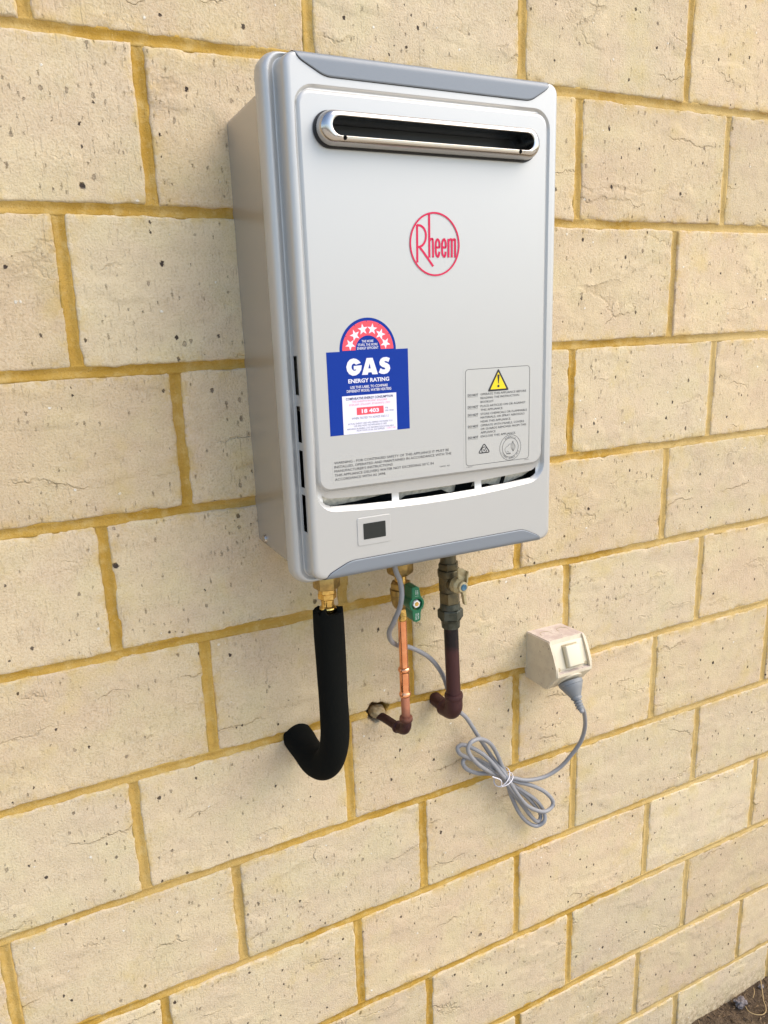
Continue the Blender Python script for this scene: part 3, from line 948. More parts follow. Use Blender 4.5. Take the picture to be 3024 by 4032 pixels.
# emblem
em = Ink()
LOGO = [[(0.3355, -0.2031), (0.3349, -0.2412)], [(0.3355, -0.2037), (0.3393, -0.2038), (0.3432, -0.2061), (0.3455, -0.2101), (0.346, -0.2145), (0.345, -0.2189), (0.3423, -0.223), (0.3383, -0.2252), (0.3354, -0.2254)], [(0.3374, -0.2248), (0.3425, -0.2306), (0.3492, -0.2387), (0.3543, -0.2451)], [(0.3504, -0.1915), (0.3498, -0.2361)], [(0.3502, -0.2196), (0.3517, -0.2174), (0.3534, -0.2171), (0.3544, -0.2190), (0.3544, -0.236)],
        [(0.3586, -0.2257), (0.3625, -0.2256), (0.3624, -0.2203), (0.3603, -0.2173), (0.3583, -0.2203), (0.3578, -0.2262), (0.3583, -0.2325), (0.3604, -0.2352), (0.3617, -0.2333), (0.3623, -0.2299)],
        [(0.3666, -0.2256), (0.3705, -0.2256), (0.3703, -0.2202), (0.3684, -0.2171), (0.3662, -0.2202), (0.3657, -0.2261), (0.3662, -0.2325), (0.3684, -0.2351), (0.3697, -0.2333), (0.3702, -0.2298)],
        [(0.374, -0.2166), (0.3737, -0.2359)], [(0.3742, -0.2189), (0.3758, -0.2173), (0.3776, -0.2174), (0.3781, -0.2197), (0.3779, -0.2359)], [(0.3785, -0.2188), (0.38, -0.2172), (0.3818, -0.2173), (0.3823, -0.2196), (0.3821, -0.2359)]]
for i, st in enumerate(LOGO):
    w = 0.0025 if i in (0, 2, 3, 7) else (0.0024 if i == 1 else 0.0023)
    pts = st if i in (0, 2, 3, 7) else ([st[0]] + smooth2(st[1:] if i in (5, 6) else st, 5) if i in (5, 6) else smooth2(st, 5))
    em.stroke(pts, w, YT - 0.00004 * i)
em.circle(0.3568, -0.2225, 0.0301, 0.0018, YT - 0.0005, 96, 0.0318)
em.put('brand_emblem', M_logo, heater)

# energy rating sticker
def rating():
    out = []
    cx, cz, r = 0.2728, -0.3297, 0.0331
    pts = [(0.2245, -0.4182), (0.3205, -0.4182), (0.3205, -0.3305), (cx + r, -0.3305)]
    pts += [(cx + r * math.cos(a), cz + r * math.sin(a)) for a in [pi * i / 40 for i in range(41)]]
    pts += [(cx - r, -0.3305), (0.2245, -0.3305)]
    st = link('energy_sticker', prism(pts, FY + 0.0003, FY - 0.00015), M_lbl_blue, heater)
    y = YT - 0.0001
    red = Ink()
    n = 40
    vs = []; fs = []
    for i in range(n + 1):
        a = pi * i / n
        vs.append((cx + 0.0300 * math.cos(a), y, cz + 0.0300 * math.sin(a))); vs.append((cx + 0.0148 * math.cos(a), y, cz + 0.0148 * math.sin(a)))
    for i in range(n): fs.append((2 * i, 2 * i + 1, 2 * i + 3, 2 * i + 2))
    red.add(vs, fs)
    red.put('star_dial', M_lbl_red, st)
    red = Ink()
    white = Ink()
    white.add([(0.2400, y, -0.4181), (0.3046, y, -0.4181), (0.3046, y, -0.3770), (0.2400, y, -0.3770)], [(0, 1, 2, 3)])
    y2 = y - 0.0001
    red.add([(0.2563, y2, -0.3981), (0.2886, y2, -0.3981), (0.2886, y2, -0.3901), (0.2563, y2, -0.3901)], [(0, 1, 2, 3)])
    for sx_, sz_ in [(0.2522, -0.3237), (0.2580, -0.3142), (0.2673, -0.3086), (0.2783, -0.3086), (0.2877, -0.3142), (0.2933, -0.3237)]:
        a0 = math.atan2(sz_ - cz, sx_ - cx); c = (sx_, y2, sz_)
        V = [c]
        for k in range(10):
            rr_ = 0.0061 if k % 2 == 0 else 0.0025
            a = pi / 2 + (a0 - pi / 2) * 0.45 + k * pi / 5
            V.append((sx_ + rr_ * math.cos(a), y2, sz_ + rr_ * math.sin(a)))
        white.add(V, [(0, k + 1, (k + 1) % 10 + 1) for k in range(10)])
    for t, x0, x1, b, cap, bold in [("THE MORE", 0.2655, 0.2791, -0.3220, 0.0026, 0.01), ("STARS, THE MORE", 0.2608, 0.2840, -0.3256, 0.0026, 0.01), ("ENERGY EFFICIENT", 0.2599, 0.2849, -0.3292, 0.0026, 0.01),
                                    ("ENERGY RATING", 0.2479, 0.2965, -0.3636, 0.0042, 0.03),
                                    ("USE THIS LABEL TO COMPARE", 0.2499, 0.2945, -0.3696, 0.0029, 0.012), ("DIFFERENT MODEL WATER HEATERS", 0.2457, 0.2987, -0.3735, 0.0029, 0.012)]:
        white.text(t, x0, x1, b, cap, y2, bold)
    for pl in [[(0.26336, -0.34307), (0.26123, -0.34044), (0.25811, -0.33863), (0.25495, -0.33797), (0.25092, -0.33898), (0.248, -0.3419), (0.24642, -0.34646), (0.24715, -0.3508), (0.24952, -0.35417), (0.25327, -0.35598), (0.25729, -0.35572), (0.26101, -0.35376), (0.26359, -0.3503), (0.26446, -0.3455), (0.25496, -0.34585), (0.25494, -0.34966), (0.25814, -0.3497), (0.2573, -0.35052), (0.25592, -0.35087), (0.25434, -0.35049), (0.25281, -0.34897), (0.25236, -0.34679), (0.25302, -0.34467), (0.25469, -0.34332), (0.25667, -0.34357), (0.2575, -0.3447)], [(0.27036, -0.33838), (0.27401, -0.33835), (0.27377, -0.34398), (0.27198, -0.34946), (0.27197, -0.35353), (0.27089, -0.35595), (0.26415, -0.35576)], [(0.27401, -0.33835), (0.27752, -0.33838), (0.28312, -0.35594), (0.27637, -0.35591), (0.27565, -0.35353), (0.27197, -0.35353), (0.27198, -0.34946), (0.27476, -0.34947), (0.27377, -0.34398)], [(0.2981, -0.33977), (0.29399, -0.33833), (0.28984, -0.33863), (0.28688, -0.3403), (0.28535, -0.3435), (0.28581, -0.34644), (0.28862, -0.34864), (0.29148, -0.34968), (0.29219, -0.35082), (0.291, -0.35156), (0.28852, -0.35112), (0.2865, -0.34977), (0.28425, -0.3544), (0.28709, -0.35588), (0.29081, -0.3564), (0.2946, -0.35559), (0.29719, -0.35331), (0.29822, -0.35042), (0.29742, -0.34707), (0.29499, -0.3451), (0.29252, -0.34424), (0.29132, -0.34323), (0.29201, -0.34253), (0.29382, -0.34285), (0.29628, -0.34393)]]:
        white.poly(pl, y2)
    white.text("18 403", 0.2621, 0.2829, -0.3962, 0.0041, y2 - 0.0001, 0.04)
    ticks = Ink()
    for dg in (150, 120, 92, 62, 33):
        a = math.radians(dg)
        ticks.stroke([(cx + 0.0302 * math.cos(a), cz + 0.0302 * math.sin(a)), (cx + 0.0282 * math.cos(a), cz + 0.0282 * math.sin(a))], 0.0006, y2)
    ticks.put('dial_mark', M_ink_navy, st)
    red.put('value_box', M_lbl_red, st)
    white.put('white_print', M_lbl_white, st)
    nv = Ink(); nv.text("COMPARATIVE ENERGY CONSUMPTION", 0.2442, 0.3004, -0.3815, 0.0027, y2, 0.025); nv.put('navy_print', M_ink_navy, st)
    pk = Ink(); pk.text("THIS RHEEM 874A20NF, 876A20NF", 0.2510, 0.2932, -0.3846, 0.0023, y2, 0.0)
    pk.text("874A20PF, 876A20PF, 874A20NF/J USED", 0.2477, 0.2969, -0.3879, 0.0023, y2, 0.0)
    pk.put('model_line', M_ink_pink, st); pk = Ink()
    pk.text("123813 AD", 0.2916, 0.3027, -0.4158, 0.0018, y2, 0.0); pk.put('label_code', M_ink_pink, st)
    g = Ink()
    for t, x0, x1, b, cap in [("MJ", 0.2908, 0.2936, -0.3934, 0.0018), ("PER YEAR", 0.2907, 0.3010, -0.3966, 0.0018), ("WHEN TESTED TO AS/NZS 5263.1.2", 0.2501, 0.2945, -0.4025, 0.0024),
                              ("ACTUAL ENERGY USED WILL DEPEND ON WHERE YOU", 0.2456, 0.2990, -0.4080, 0.0019), ("LIVE AND HOW THE APPLIANCE IS USED", 0.2524, 0.2918, -0.4106, 0.0019),
                              ("APPLIANCE RUNNING COST INFORMATION IS AVAILABLE", 0.2441, 0.3002, -0.4135, 0.0019), ("FROM YOUR LOCAL GAS SUPPLIER", 0.2554, 0.2891, -0.4159, 0.0019)]:
        g.text(t, x0, x1, b, cap, y2, 0.0)
    g.put('grey_print', M_ink_grey, st)
rating()

# operating warning sticker
def warning():
    st = link('warning_sticker', prism(rr(0.3912, 0.4868, -0.4728, -0.3545, 0.003), FY + 0.0003, FY - 0.00012), M_lbl_silver, heater)
    y = YT - 0.0001
    k = Ink()
    k.stroke(rr(0.3941, 0.4845, -0.4696, -0.3577, 0.0042, 8), 0.00045, y, True)
    # triangle sign
    def tri(cx, zt_, zb_, hw, r):
        P = [Vector((cx - hw, zb_)), Vector((cx + hw, zb_)), Vector((cx, zt_))]; out = []
        for i in range(3):
            A, B, C_ = P[i - 1], P[i], P[(i + 1) % 3]
            p = B + (A - B).normalized() * r; q = B + (C_ - B).normalized() * r
            for j in range(5):
                t = j / 4; v = (1 - t) ** 2 * p + 2 * t * (1 - t) * B + t * t * q; out.append((v.x, v.y))
        return out
    k.poly(tri(0.4394, -0.3585, -0.3846, 0.0152, 0.0025), y)
    ye = Ink(); ye.poly(tri(0.4394, -0.3628, -0.3824, 0.0112, 0.0007), y - 0.0001); ye.put('yellow_triangle', M_yellow, st)
    yy = y - 0.0002
    k.poly([(0.4378, -0.3668)] + [(0.4394 + 0.0016 * math.cos(a), -0.3668 + 0.0013 * math.sin(a)) for a in [pi - pi * i / 8 for i in range(1, 9)]] + [(0.4399, -0.3762), (0.4389, -0.3762)], yy)
    k.poly([(0.4394 + 0.0016 * math.cos(2 * pi * i / 20), -0.3790 + 0.0016 * math.sin(2 * pi * i / 20)) for i in range(20)], yy)
    bases = [-0.3883, -0.3926, -0.3971, -0.4020, -0.4064, -0.4112, -0.4154, -0.4200, -0.4246, -0.4288, -0.4331, -0.4376]
    lines = ["OPERATE THIS APPLIANCE BEFORE", "READING THE INSTRUCTION", "BOOKLET", "PLACE ARTICLES ON OR AGAINST", "THIS APPLIANCE.", "STORE CHEMICALS OR FLAMMABLE", "MATERIALS, OR SPRAY AEROSOLS", "NEAR THIS APPLIANCE.", "OPERATE WITH PANELS, COVERS", "OR GUARDS REMOVED FROM THIS", "APPLIANCE", "ENCLOSE THIS APPLIANCE."]
    sx = None
    for b, t in zip(bases, lines):
        if sx is None: sx = k.text(t, 0.4146, 0.4795, b, 0.0026, y, 0.0)
        else: k.text(t, 0.4146, 0, b, 0.0026, y, 0.0, sx=sx)
    for i in (0, 3, 5, 8, 11):
        k.text("DO NOT", 0.3971, 0.4112, bases[i] - 0.0001, 0.0027, y, 0.02)
        k.stroke([(0.3968, bases[i] - 0.0011), (0.4106, bases[i] - 0.0011)], 0.00022, y)
    # compliance mark: rounded triangle with ring and tick
    cx = 0.4194
    k.stroke(tri(cx, -0.4450, -0.4562, 0.0080, 0.0026), 0.0012, y, True)
    k.stroke([(cx + 0.0035 * math.cos(a), -0.4528 + 0.0035 * math.sin(a)) for a in [math.radians(70 + 290 * i / 24) for i in range(25)]], 0.0009, y - 0.0001)
    k.stroke([(cx - 0.0016, -0.4519), (cx - 0.0002, -0.4541), (cx + 0.0030, -0.4500)], 0.0009, y - 0.0002)
    # round mark
    ax, az = 0.4571, -0.4537
    k.circle(ax, az, 0.0154, 0.0004, y); k.circle(ax, az, 0.0116, 0.00045, y)
    k.arc_text("AGAMark", ax, az, 0.0122, 90, 11, 0.0022, y)
    k.arc_text("LICENCE NUMBER 1816", ax, az, 0.0121, 270, 7.2, 0.0017, y, inward=True)
    k.text("AGA", ax - 0.0062, ax + 0.0008, az - 0.0078, 0.0016, y, 0.04)
    aus = [(-0.0020, -0.0050), (-0.0040, -0.0046), (-0.0066, -0.0054), (-0.0078, -0.0020), (-0.0068, 0.0006), (-0.0035, 0.0022), (-0.0015, 0.0043), (0.0006, 0.0040)]
    k.stroke([(ax + a, az + b) for a, b in smooth2(aus, 4)], 0.0003, y - 0.0001)
    for w_ in (0.0010, 0.0021, 0.0033):
        k.stroke([(ax + 0.0040 + w_ * math.sin(pi * f) * s_, az - 0.0050 + 0.0128 * f) for s_ in (-1,) for f in [i / 12 for i in range(13)]], 0.00022, y)
        k.stroke([(ax + 0.0040 + w_ * math.sin(pi * f), az - 0.0050 + 0.0128 * f * (1 - w_ * 60)) for f in [i / 12 for i in range(13)]], 0.00022, y)
    k.text("21-0870N03", 0.3943, 0.4030, -0.4716, 0.0010, y); k.text("29170 AD", 0.4778, 0.4846, -0.4716, 0.0010, y)
    k.put('black_print', M_ink, st)
warning()

def safety():
    st = link('safety_notice', prism(rr(0.2250, 0.3735, -0.4705, -0.4425, 0.0015), FY + 0.0003, FY - 0.00012), M_lbl_silver, heater)
    k = Ink(); y = YT - 0.0001; sx = None
    for b, t in zip([-0.4488, -0.4533, -0.4578, -0.4624, -0.4679 + 0.0009], ["WARNING - FOR CONTINUED SAFETY OF THIS APPLIANCE IT MUST BE", "INSTALLED, OPERATED AND MAINTAINED IN ACCORDANCE WITH THE", "MANUFACTURER'S INSTRUCTIONS", "THIS APPLIANCE DELIVERS WATER NOT EXCEEDING 50°C IN", "ACCORDANCE WITH AS 3498."]):
        if sx is None: sx = k.text(t, 0.2271, 0.3708, b, 0.0029, y, 0.0)
        else: k.text(t, 0.2271, 0, b, 0.0029, y, 0.0, sx=sx)
    k.text("124231 AD", 0.3584, 0.3720, -0.4668, 0.0016, y)
    k.put('black_print', M_ink, st)
safety()

# ================================================================== PIPES
# --- black foam-lagged pipe
lag = empty('insulated_pipe', (0.237, -0.106, -0.64), label='black foam covered pipe with brass fitting curving into the wall', cat='pipe')
lp = catmull([(0.2370, -0.1060, -0.6440), (0.2372, -0.1060, -0.700), (0.2378, -0.1055, -0.760), (0.2380, -0.1040, -0.810), (0.2360, -0.0960, -0.843), (0.2312, -0.0800, -0.8665), (0.2262, -0.053, -0.8745), (0.2235, -0.022, -0.8705), (0.2222, 0.0, -0.8665), (0.2215, 0.020, -0.8665)], 8)
def lag_r(f, th): return (0.0187 + 0.00035 * noise.noise(Vector((math.cos(th) * 1.5, math.sin(th) * 1.5, f * 14)))) * (1 + 0.018 * math.sin(f * 23) + 0.012 * math.sin(th * 2 + f * 9)) * (1.0 + 0.12 * max(0, min(1, (f - 0.35) / 0.3)))
vo, fo = tube(lp, 0.018, 40, caps=False, rfun=lag_r)
# ragged open mouth: outer rim, inner rim, inner bore
seg = 40
base = len(vo)
for i in range(seg):
    th = 2 * pi * i / seg
    tear = 0.0035 * max(0, math.sin(th * 3 + 0.5)) * max(0, noise.noise(Vector((math.cos(th) * 2, math.sin(th) * 2, 1)))) * 7 + 0.0022 * noise.noise(Vector((math.cos(th) * 7, math.sin(th) * 7, 3)))
    vo[i] = vo[i] + Vector((0, 0, tear + 0.002))
ctr = Vector((0.2370, -0.1060, 0))
for i in range(seg):
    v = Vector(vo[i]); d = Vector((v.x - ctr.x, v.y - ctr.y, 0)); vo.append(Vector((ctr.x, ctr.y, v.z - 0.0005)) + d * 0.66)
for i in range(seg):
    v = Vector(vo[base + i]); vo.append(Vector((v.x, v.y, -0.668)))
for i in range(seg):
    j = (i + 1) % seg
    fo.append((j, i, base + i, base + j)); fo.append((base + j, base + i, base + seg + i, base + seg + j))
link('pipe_insulation', solid((vo, fo), 50), M_foam, lag)
o = (0.2370, -0.1060, -0.585)
D = (0, 0, -1)
link('fitting_nut', solid(hexnut(o, D, 0.010, 0.0275, 0.0165, rot=0.35), 30), M_brassdull, lag)
link('fitting_barrel', solid(join(lathe([(0.0275, 0.0108), (0.0330, 0.0110), (0.0335, 0.0098)], o, D), hexnut(o, D, 0.0330, 0.0415, 0.0114, rot=0.2)), 30), M_brass, lag)
link('fitting_tail', solid(lathe([(0.0413, 0.0086), (0.046, 0.0078), (0.0500, 0.0080), (0.0520, 0.0100), (0.0535, 0.0104), (0.0548, 0.0100), (0.0560, 0.0082), (0.090, 0.0080)], o, D), 30), M_brass, lag)

# --- copper water pipe
cop = empty('copper_pipe', (0.3585, -0.068, -0.69), label='bright copper pipe turning dark at its elbow below the green handled valve', cat='pipe')
def cx(z): return 0.3570 + (-0.62 - z) * 0.010
CY = -0.068
def pt(z): return (cx(z), CY, z)
axc = (Vector(pt(-0.86)) - Vector(pt(-0.62))).normalized()
def along(z): return (-0.62 - z) / -axc.z
O = pt(-0.62)
link('pipe', solid(lathe([(along(-0.684), 0.0061), (along(-0.812), 0.0061)], O, axc, 32)), M_copper, cop)
link('coupling', solid(lathe([(along(z), r) for z, r in [(-0.7625, 0.0063), (-0.7640, 0.0078), (-0.7665, 0.0086), (-0.7690, 0.0080), (-0.7705, 0.0066), (-0.772, 0.0069), (-0.798, 0.0069), (-0.8000, 0.0067), (-0.8015, 0.0079), (-0.8040, 0.0085), (-0.8065, 0.0078), (-0.8078, 0.0063)]], O, axc, 36), 60), M_copper, cop)
link('lower_pipe', solid(lathe([(along(-0.806), 0.0062), (along(-0.846), 0.0062)], O, axc, 32)), M_copold, cop)
el = [pt(-0.838), pt(-0.846), (cx(-0.85), CY + 0.0005, -0.853), (0.3588, CY + 0.0045, -0.8605), (0.3580, CY + 0.012, -0.8640), (0.3566, CY + 0.022, -0.8655)]
link('elbow', solid(join(tube(catmull(el, 6), 0.0076, 28), lathe([(along(-0.8380), 0.0065), (along(-0.8392), 0.0090), (along(-0.8425), 0.0096), (along(-0.8455), 0.0090), (along(-0.847), 0.0078)], O, axc, 32),
    lathe([(-0.0015, 0.0078), (0.0, 0.0090), (0.003, 0.0092), (0.005, 0.0080)], (0.3568, CY + 0.020, -0.8653), (-0.12, 1, -0.03), 28)), 50), M_copold, cop)
link('wall_stub', solid(tube([(0.3566, CY + 0.022, -0.8655), (0.3535, CY + 0.05, -0.8672), (0.3500, 0.004, -0.8690)], 0.0063, 24)), M_copold, cop)

# --- valve on the copper pipe
vlv = empty('ball_valve', (0.357, -0.068, -0.655), label='brass ball valve with green butterfly handle on the copper pipe', cat='valve')
link('union_nut', solid(hexnut(O, axc, along(-0.600), along(-0.6265), 0.0178, rot=0.42), 30), M_brassdull, vlv)
link('neck', solid(lathe([(along(-0.626), 0.0088), (along(-0.6285), 0.0092), (along(-0.6300), 0.0080), (along(-0.645), 0.0080)], O, axc), 30), M_brass, vlv)
link('valve_nut', solid(hexnut(O, axc, along(-0.6385), along(-0.6480), 0.0142, rot=0.1), 30), M_brassdull, vlv)
link('valve_body', solid(lathe([(along(z), r) for z, r in [(-0.6475, 0.0138), (-0.6485, 0.0147), (-0.6555, 0.0147), (-0.6562, 0.0138), (-0.659, 0.0137), (-0.664, 0.0136), (-0.670, 0.0125), (-0.6745, 0.0100), (-0.6765, 0.0072)]], O, axc), 30), M_brassdull, vlv)
link('valve_tail', solid(lathe([(along(z), r) for z, r in [(-0.676, 0.0066), (-0.682, 0.0068), (-0.6835, 0.0072), (-0.686, 0.0075), (-0.6870, 0.0068), (-0.689, 0.0070), (-0.6905, 0.0073), (-0.6925, 0.0072), (-0.6940, 0.0064)]], O, axc), 30), M_brass, vlv)
link('stem', solid(lathe([(0, 0.0065), (0.026, 0.0065), (0.026, 0.0035), (0.0385, 0.0035)], (0.3575, CY, -0.662), (0.06, -1, 0)), 30), M_brassdull, vlv)
HX, HZ, HYf = 0.3578, -0.6565, -0.112
def handle_outline():
    pts = []
    # rounded hub with two straight wings
    R = 0.0100
    for a in range(-52, 53, 8): pts.append((HX + R * math.cos(math.radians(a)), HZ + R * math.sin(math.radians(a))))
    pts += [(HX + 0.0050, HZ + 0.0120), (HX + 0.0036, HZ + 0.0205), (HX - 0.0005, HZ + 0.0228), (HX - 0.0062, HZ + 0.0215), (HX - 0.0066, HZ + 0.0110)]
    for a in range(128, 233, 8): pts.append((HX + R * math.cos(math.radians(a)), HZ + R * math.sin(math.radians(a))))
    pts += [(HX - 0.0066, HZ - 0.0110), (HX - 0.0052, HZ - 0.0212), (HX - 0.0008, HZ - 0.0228), (HX + 0.0044, HZ - 0.0215), (HX + 0.0050, HZ - 0.0120)]
    return [(HX + (a - HX) * 1.08, HZ + (b - HZ) * 1.08) for a, b in pts]
hd = link('handle', prism(handle_outline(), HYf + 0.020, HYf, 0.0006), M_green, vlv)
boolean(hd, solid(lathe([(-0.001, 0.0080), (0.006, 0.0074)], (HX, HYf - 0.0002, HZ), (0, 1, 0), 32)))
link('handle_nut', solid(join(hexnut((HX, HYf + 0.0055, HZ), (0, -1, 0), 0, 0.0048, 0.0054, rot=0.25)), 30), M_white, hd)
link('stem_tip', solid(lathe([(0, 0.0030), (0.0008, 0.0027)], (HX, HYf + 0.0007, HZ), (0, -1, 0)), 30), M_brass, hd)
hi = Ink()
def vtext(ink, body, x, z, h, ln):
    t = Ink(); t.text(body, 0, ln, 0, h, 0)
    ink.add([(x - v[2], HYf - 0.00015, z + v[0]) for v in t.v], t.f)
vtext(hi, "1 ON", HX - 0.0006, HZ + 0.0110, 0.0016, 0.0082); vtext(hi, "1 OFF", HX + 0.0021, HZ + 0.0110, 0.0016, 0.0082)
hi.put('on_off_print', M_white, hd); hi = Ink()
vtext(hi, "ZETCO", HX - 0.0008, HZ - 0.0212, 0.0021, 0.0090); vtext(hi, "WATER", HX + 0.0024, HZ - 0.0205, 0.0021, 0.0085)
hi.put('maker_print', M_white, hd)

# --- gas pipe with old valve
gas = empty('gas_pipe', (0.446, -0.052, -0.73), label='thick maroon stained pipe with elbow into the wall beside the cord', cat='pipe')
GY = -0.052
g0 = Vector((0.4408, GY, -0.62)); g1 = Vector((0.4478, GY, -0.86)); gax = (g1 - g0).normalized()
def gal(z): return (-0.62 - z) / -gax.z
link('pipe', solid(join(lathe([(gal(-0.722), 0.0104), (gal(-0.815), 0.0104), (gal(-0.845), 0.0106)], g0, gax, 36))), M_gaspipe, gas)
gp = [g0 + gax * gal(-0.834), g0 + gax * gal(-0.846), Vector((0.4478, GY + 0.001, -0.856)), Vector((0.4476, GY + 0.0075, -0.8650)), Vector((0.4470, GY + 0.018, -0.8675)), Vector((0.4465, GY + 0.026, -0.8675))]
link('elbow', solid(join(tube(catmull(gp, 6), 0.0128, 32), lathe([(gal(-0.8325), 0.0108), (gal(-0.8335), 0.0132), (gal(-0.8370), 0.0139), (gal(-0.8405), 0.0134), (gal(-0.8420), 0.0128)], g0, gax, 36),
    lathe([(0, 0.0128), (0.002, 0.0137), (0.005, 0.0137), (0.007, 0.0120)], (0.4467, GY + 0.022, -0.8675), (0, 1, 0), 32)), 50), M_gaspipe, gas)
link('wall_stub', solid(lathe([(0, 0.0104), (0.045, 0.0104)], (0.4466, GY + 0.020, -0.8675), (-0.01, 1, 0.01), 32)), M_gaspipe, gas)
gv = empty('gas_valve', (0.441, -0.052, -0.66), label='weathered bronze valve with cream lever above the maroon pipe', cat='valve')
link('neck', solid(lathe([(gal(-0.600), 0.0112), (gal(-0.632), 0.0112)], g0, gax), 30), M_bronze, gv)
link('valve_nut', solid(hexnut(g0, gax, gal(-0.6300), gal(-0.6405), 0.0150, rot=0.15), 30), M_bronze, gv)
link('valve_body', solid(join(lathe([(gal(z), r) for z, r in [(-0.6400, 0.0152), (-0.6410, 0.0158), (-0.6500, 0.0156), (-0.6515, 0.0146), (-0.672, 0.0146)]], g0, gax), hexnut(g0, gax, gal(-0.6725), gal(-0.6905), 0.0152, rot=0.15, ch=0.06)), 30), M_bronze, gv)
link('union_nut', solid(join(lathe([(gal(-0.690), 0.0140), (gal(-0.6985), 0.0150), (gal(-0.7000), 0.0130)], g0, gax), hexnut(g0, gax, gal(-0.6995), gal(-0.7140), 0.0182, rot=0.5), lathe([(gal(-0.7140), 0.0160), (gal(-0.7185), 0.0135), (gal(-0.7275), 0.0130), (gal(-0.7290), 0.0108)], g0, gax)), 30), M_patina, gv)
link('stem', solid(lathe([(0, 0.0100), (0.018, 0.0100), (0.0185, 0.0070), (0.040, 0.0070)], (0.4415, GY, -0.6600), (-0.06, -1, 0.08)), 30), M_bronze, gv)
LX, LZ, LY = 0.4385, -0.6525, -0.094
lv = link('lever', solid(join(lathe([(0, 0.0104), (0.0008, 0.0110), (0.009, 0.0106), (0.0125, 0.0080)], (LX - 0.004, LY + 0.012, LZ), (0.10, -1, 0)),
     lathe([(0.0, 0.0078), (0.0045, 0.0074), (0.0052, 0.0060)], (LX - 0.002, LY, LZ), (0.10, -1, 0))), 30), M_cream, gv)
link('lever_arm', prism([(LX - 0.0030, LZ + 0.0040), (LX + 0.0045, LZ + 0.0055), (LX + 0.0062, LZ + 0.0200), (LX + 0.0030, LZ + 0.0235), (LX - 0.0065, LZ + 0.0265), (LX - 0.0060, LZ + 0.0120)], LY + 0.0042, LY + 0.0018, 0.0004), M_cream, lv)
link('lever_arm', prism([(LX + 0.0042, LZ + 0.0050), (LX + 0.0064, LZ + 0.0040), (LX + 0.0082, LZ + 0.0200), (LX + 0.0062, LZ + 0.0200)], LY + 0.008, LY - 0.003, 0.0004), M_cream, lv)
link('lever_blade', prism([(LX - 0.0010, LZ - 0.0060), (LX + 0.0042, LZ - 0.0060), (LX + 0.0062, LZ - 0.0280), (LX + 0.0030, LZ - 0.0280)], LY + 0.006, LY - 0.0005, 0.0004), M_cream, lv)
link('lever_cap', solid(join(lathe([(0, 0.0047), (0.0012, 0.0046), (0.0018, 0.0038), (0.0010, 0.0024)], (LX - 0.0018, LY - 0.0050, LZ), (0.10, -1, 0))), 30), M_blue, lv)

def ring_at(c, r, n=30):
    return [Vector((c[0] + r * math.cos(2 * pi * i / n), c[1] + r * math.sin(2 * pi * i / n), c[2])) for i in range(n + 1)]
# ================================================================== POWER OUTLET
out = empty('power_outlet', (0.651, 0, -0.873), label='weathered cream angled power outlet box with rocker switch on the bricks', cat='power outlet')
X0, X1 = 0.6158, 0.6862
def outlet():
    prof = [(0.004, -0.7925), (-0.055, -0.7890), (-0.0575, -0.7893), (-0.0600, -0.7935), (-0.0655, -0.8035), (-0.0712, -0.8150), (-0.0762, -0.8275), (-0.0785, -0.8365), (-0.0785, -0.8415), (-0.0515, -0.8720), (-0.0495, -0.8725), (0.004, -0.8725)]
    bm = bmesh.new()
    a = [bm.verts.new((X0, y, z)) for y, z in prof]; b = [bm.verts.new((X1, y, z)) for y, z in prof]
    n = len(prof)
    for i in range(n): bm.faces.new((a[i], a[(i + 1) % n], b[(i + 1) % n], b[i]))
    sa = bm.faces.new(a[::-1]); sb = bm.faces.new(b)
    ed = [e for e in list(sa.edges) + list(sb.edges)]
    bmesh.ops.bevel(bm, geom=ed, offset=0.0016, segments=3, affect='EDGES')
    me = bm_to(bm, True, 28)
    h = link('housing', me, M_outlet, out)
    # recess in the front: cut a shallow pocket that follows the sloping front
    bm = bmesh.new()
    P = [(-0.0540, -0.7860), (-0.0595, -0.8045), (-0.0650, -0.8165), (-0.0700, -0.8285), (-0.0715, -0.8365), (-0.0950, -0.8365), (-0.0950, -0.7860)]
    a = [bm.verts.new((X0 + 0.0048, y, z)) for y, z in P]; b = [bm.verts.new((X1 - 0.0048, y, z)) for y, z in P]
    n = len(P)
    for i in range(n): bm.faces.new((a[i], a[(i + 1) % n], b[(i + 1) % n], b[i]))
    bm.faces.new(a[::-1]); bm.faces.new(b)
    boolean(h, bm_to(bm, True, 30))
    return h
hsg = outlet()
# rocker switch on the sloping face
def tilted_box(cx_, cy, cz, w, h, d, ang, r=0.0012):
    me = bevel_box(-w / 2, w / 2, -d, 0, -h / 2, h / 2, r, 3)
    me.transform(Matrix.Translation((cx_, cy, cz)) @ Matrix.Rotation(ang, 4, 'X'))
    return me
ANG = math.radians(-22)
fp = link('face_plate', tilted_box(0.6512, -0.0642, -0.8140, 0.0600, 0.0400, 0.0012, ANG, 0.0005), M_switch, out)
sw = link('rocker_switch', tilted_box(0.6530, -0.0655, -0.8160, 0.0270, 0.0330, 0.0098, ANG, 0.0022), M_switch, out)
link('rocker_gap_shade', tilted_box(0.6530, -0.0652, -0.8160, 0.0305, 0.0365, 0.0018, ANG, 0.0008), M_socketdark, out)  # darker collar standing in for the shaded gap round the rocker
link('rocker_pad', tilted_box(0.6530, -0.0746, -0.8180, 0.0205, 0.0200, 0.0012, ANG - 0.04, 0.0006), M_switch, sw)
link('name_patch', tilted_box(0.6500, -0.0642, -0.7985, 0.0150, 0.0035, 0.0010, ANG, 0.0003), M_socketdark, out)
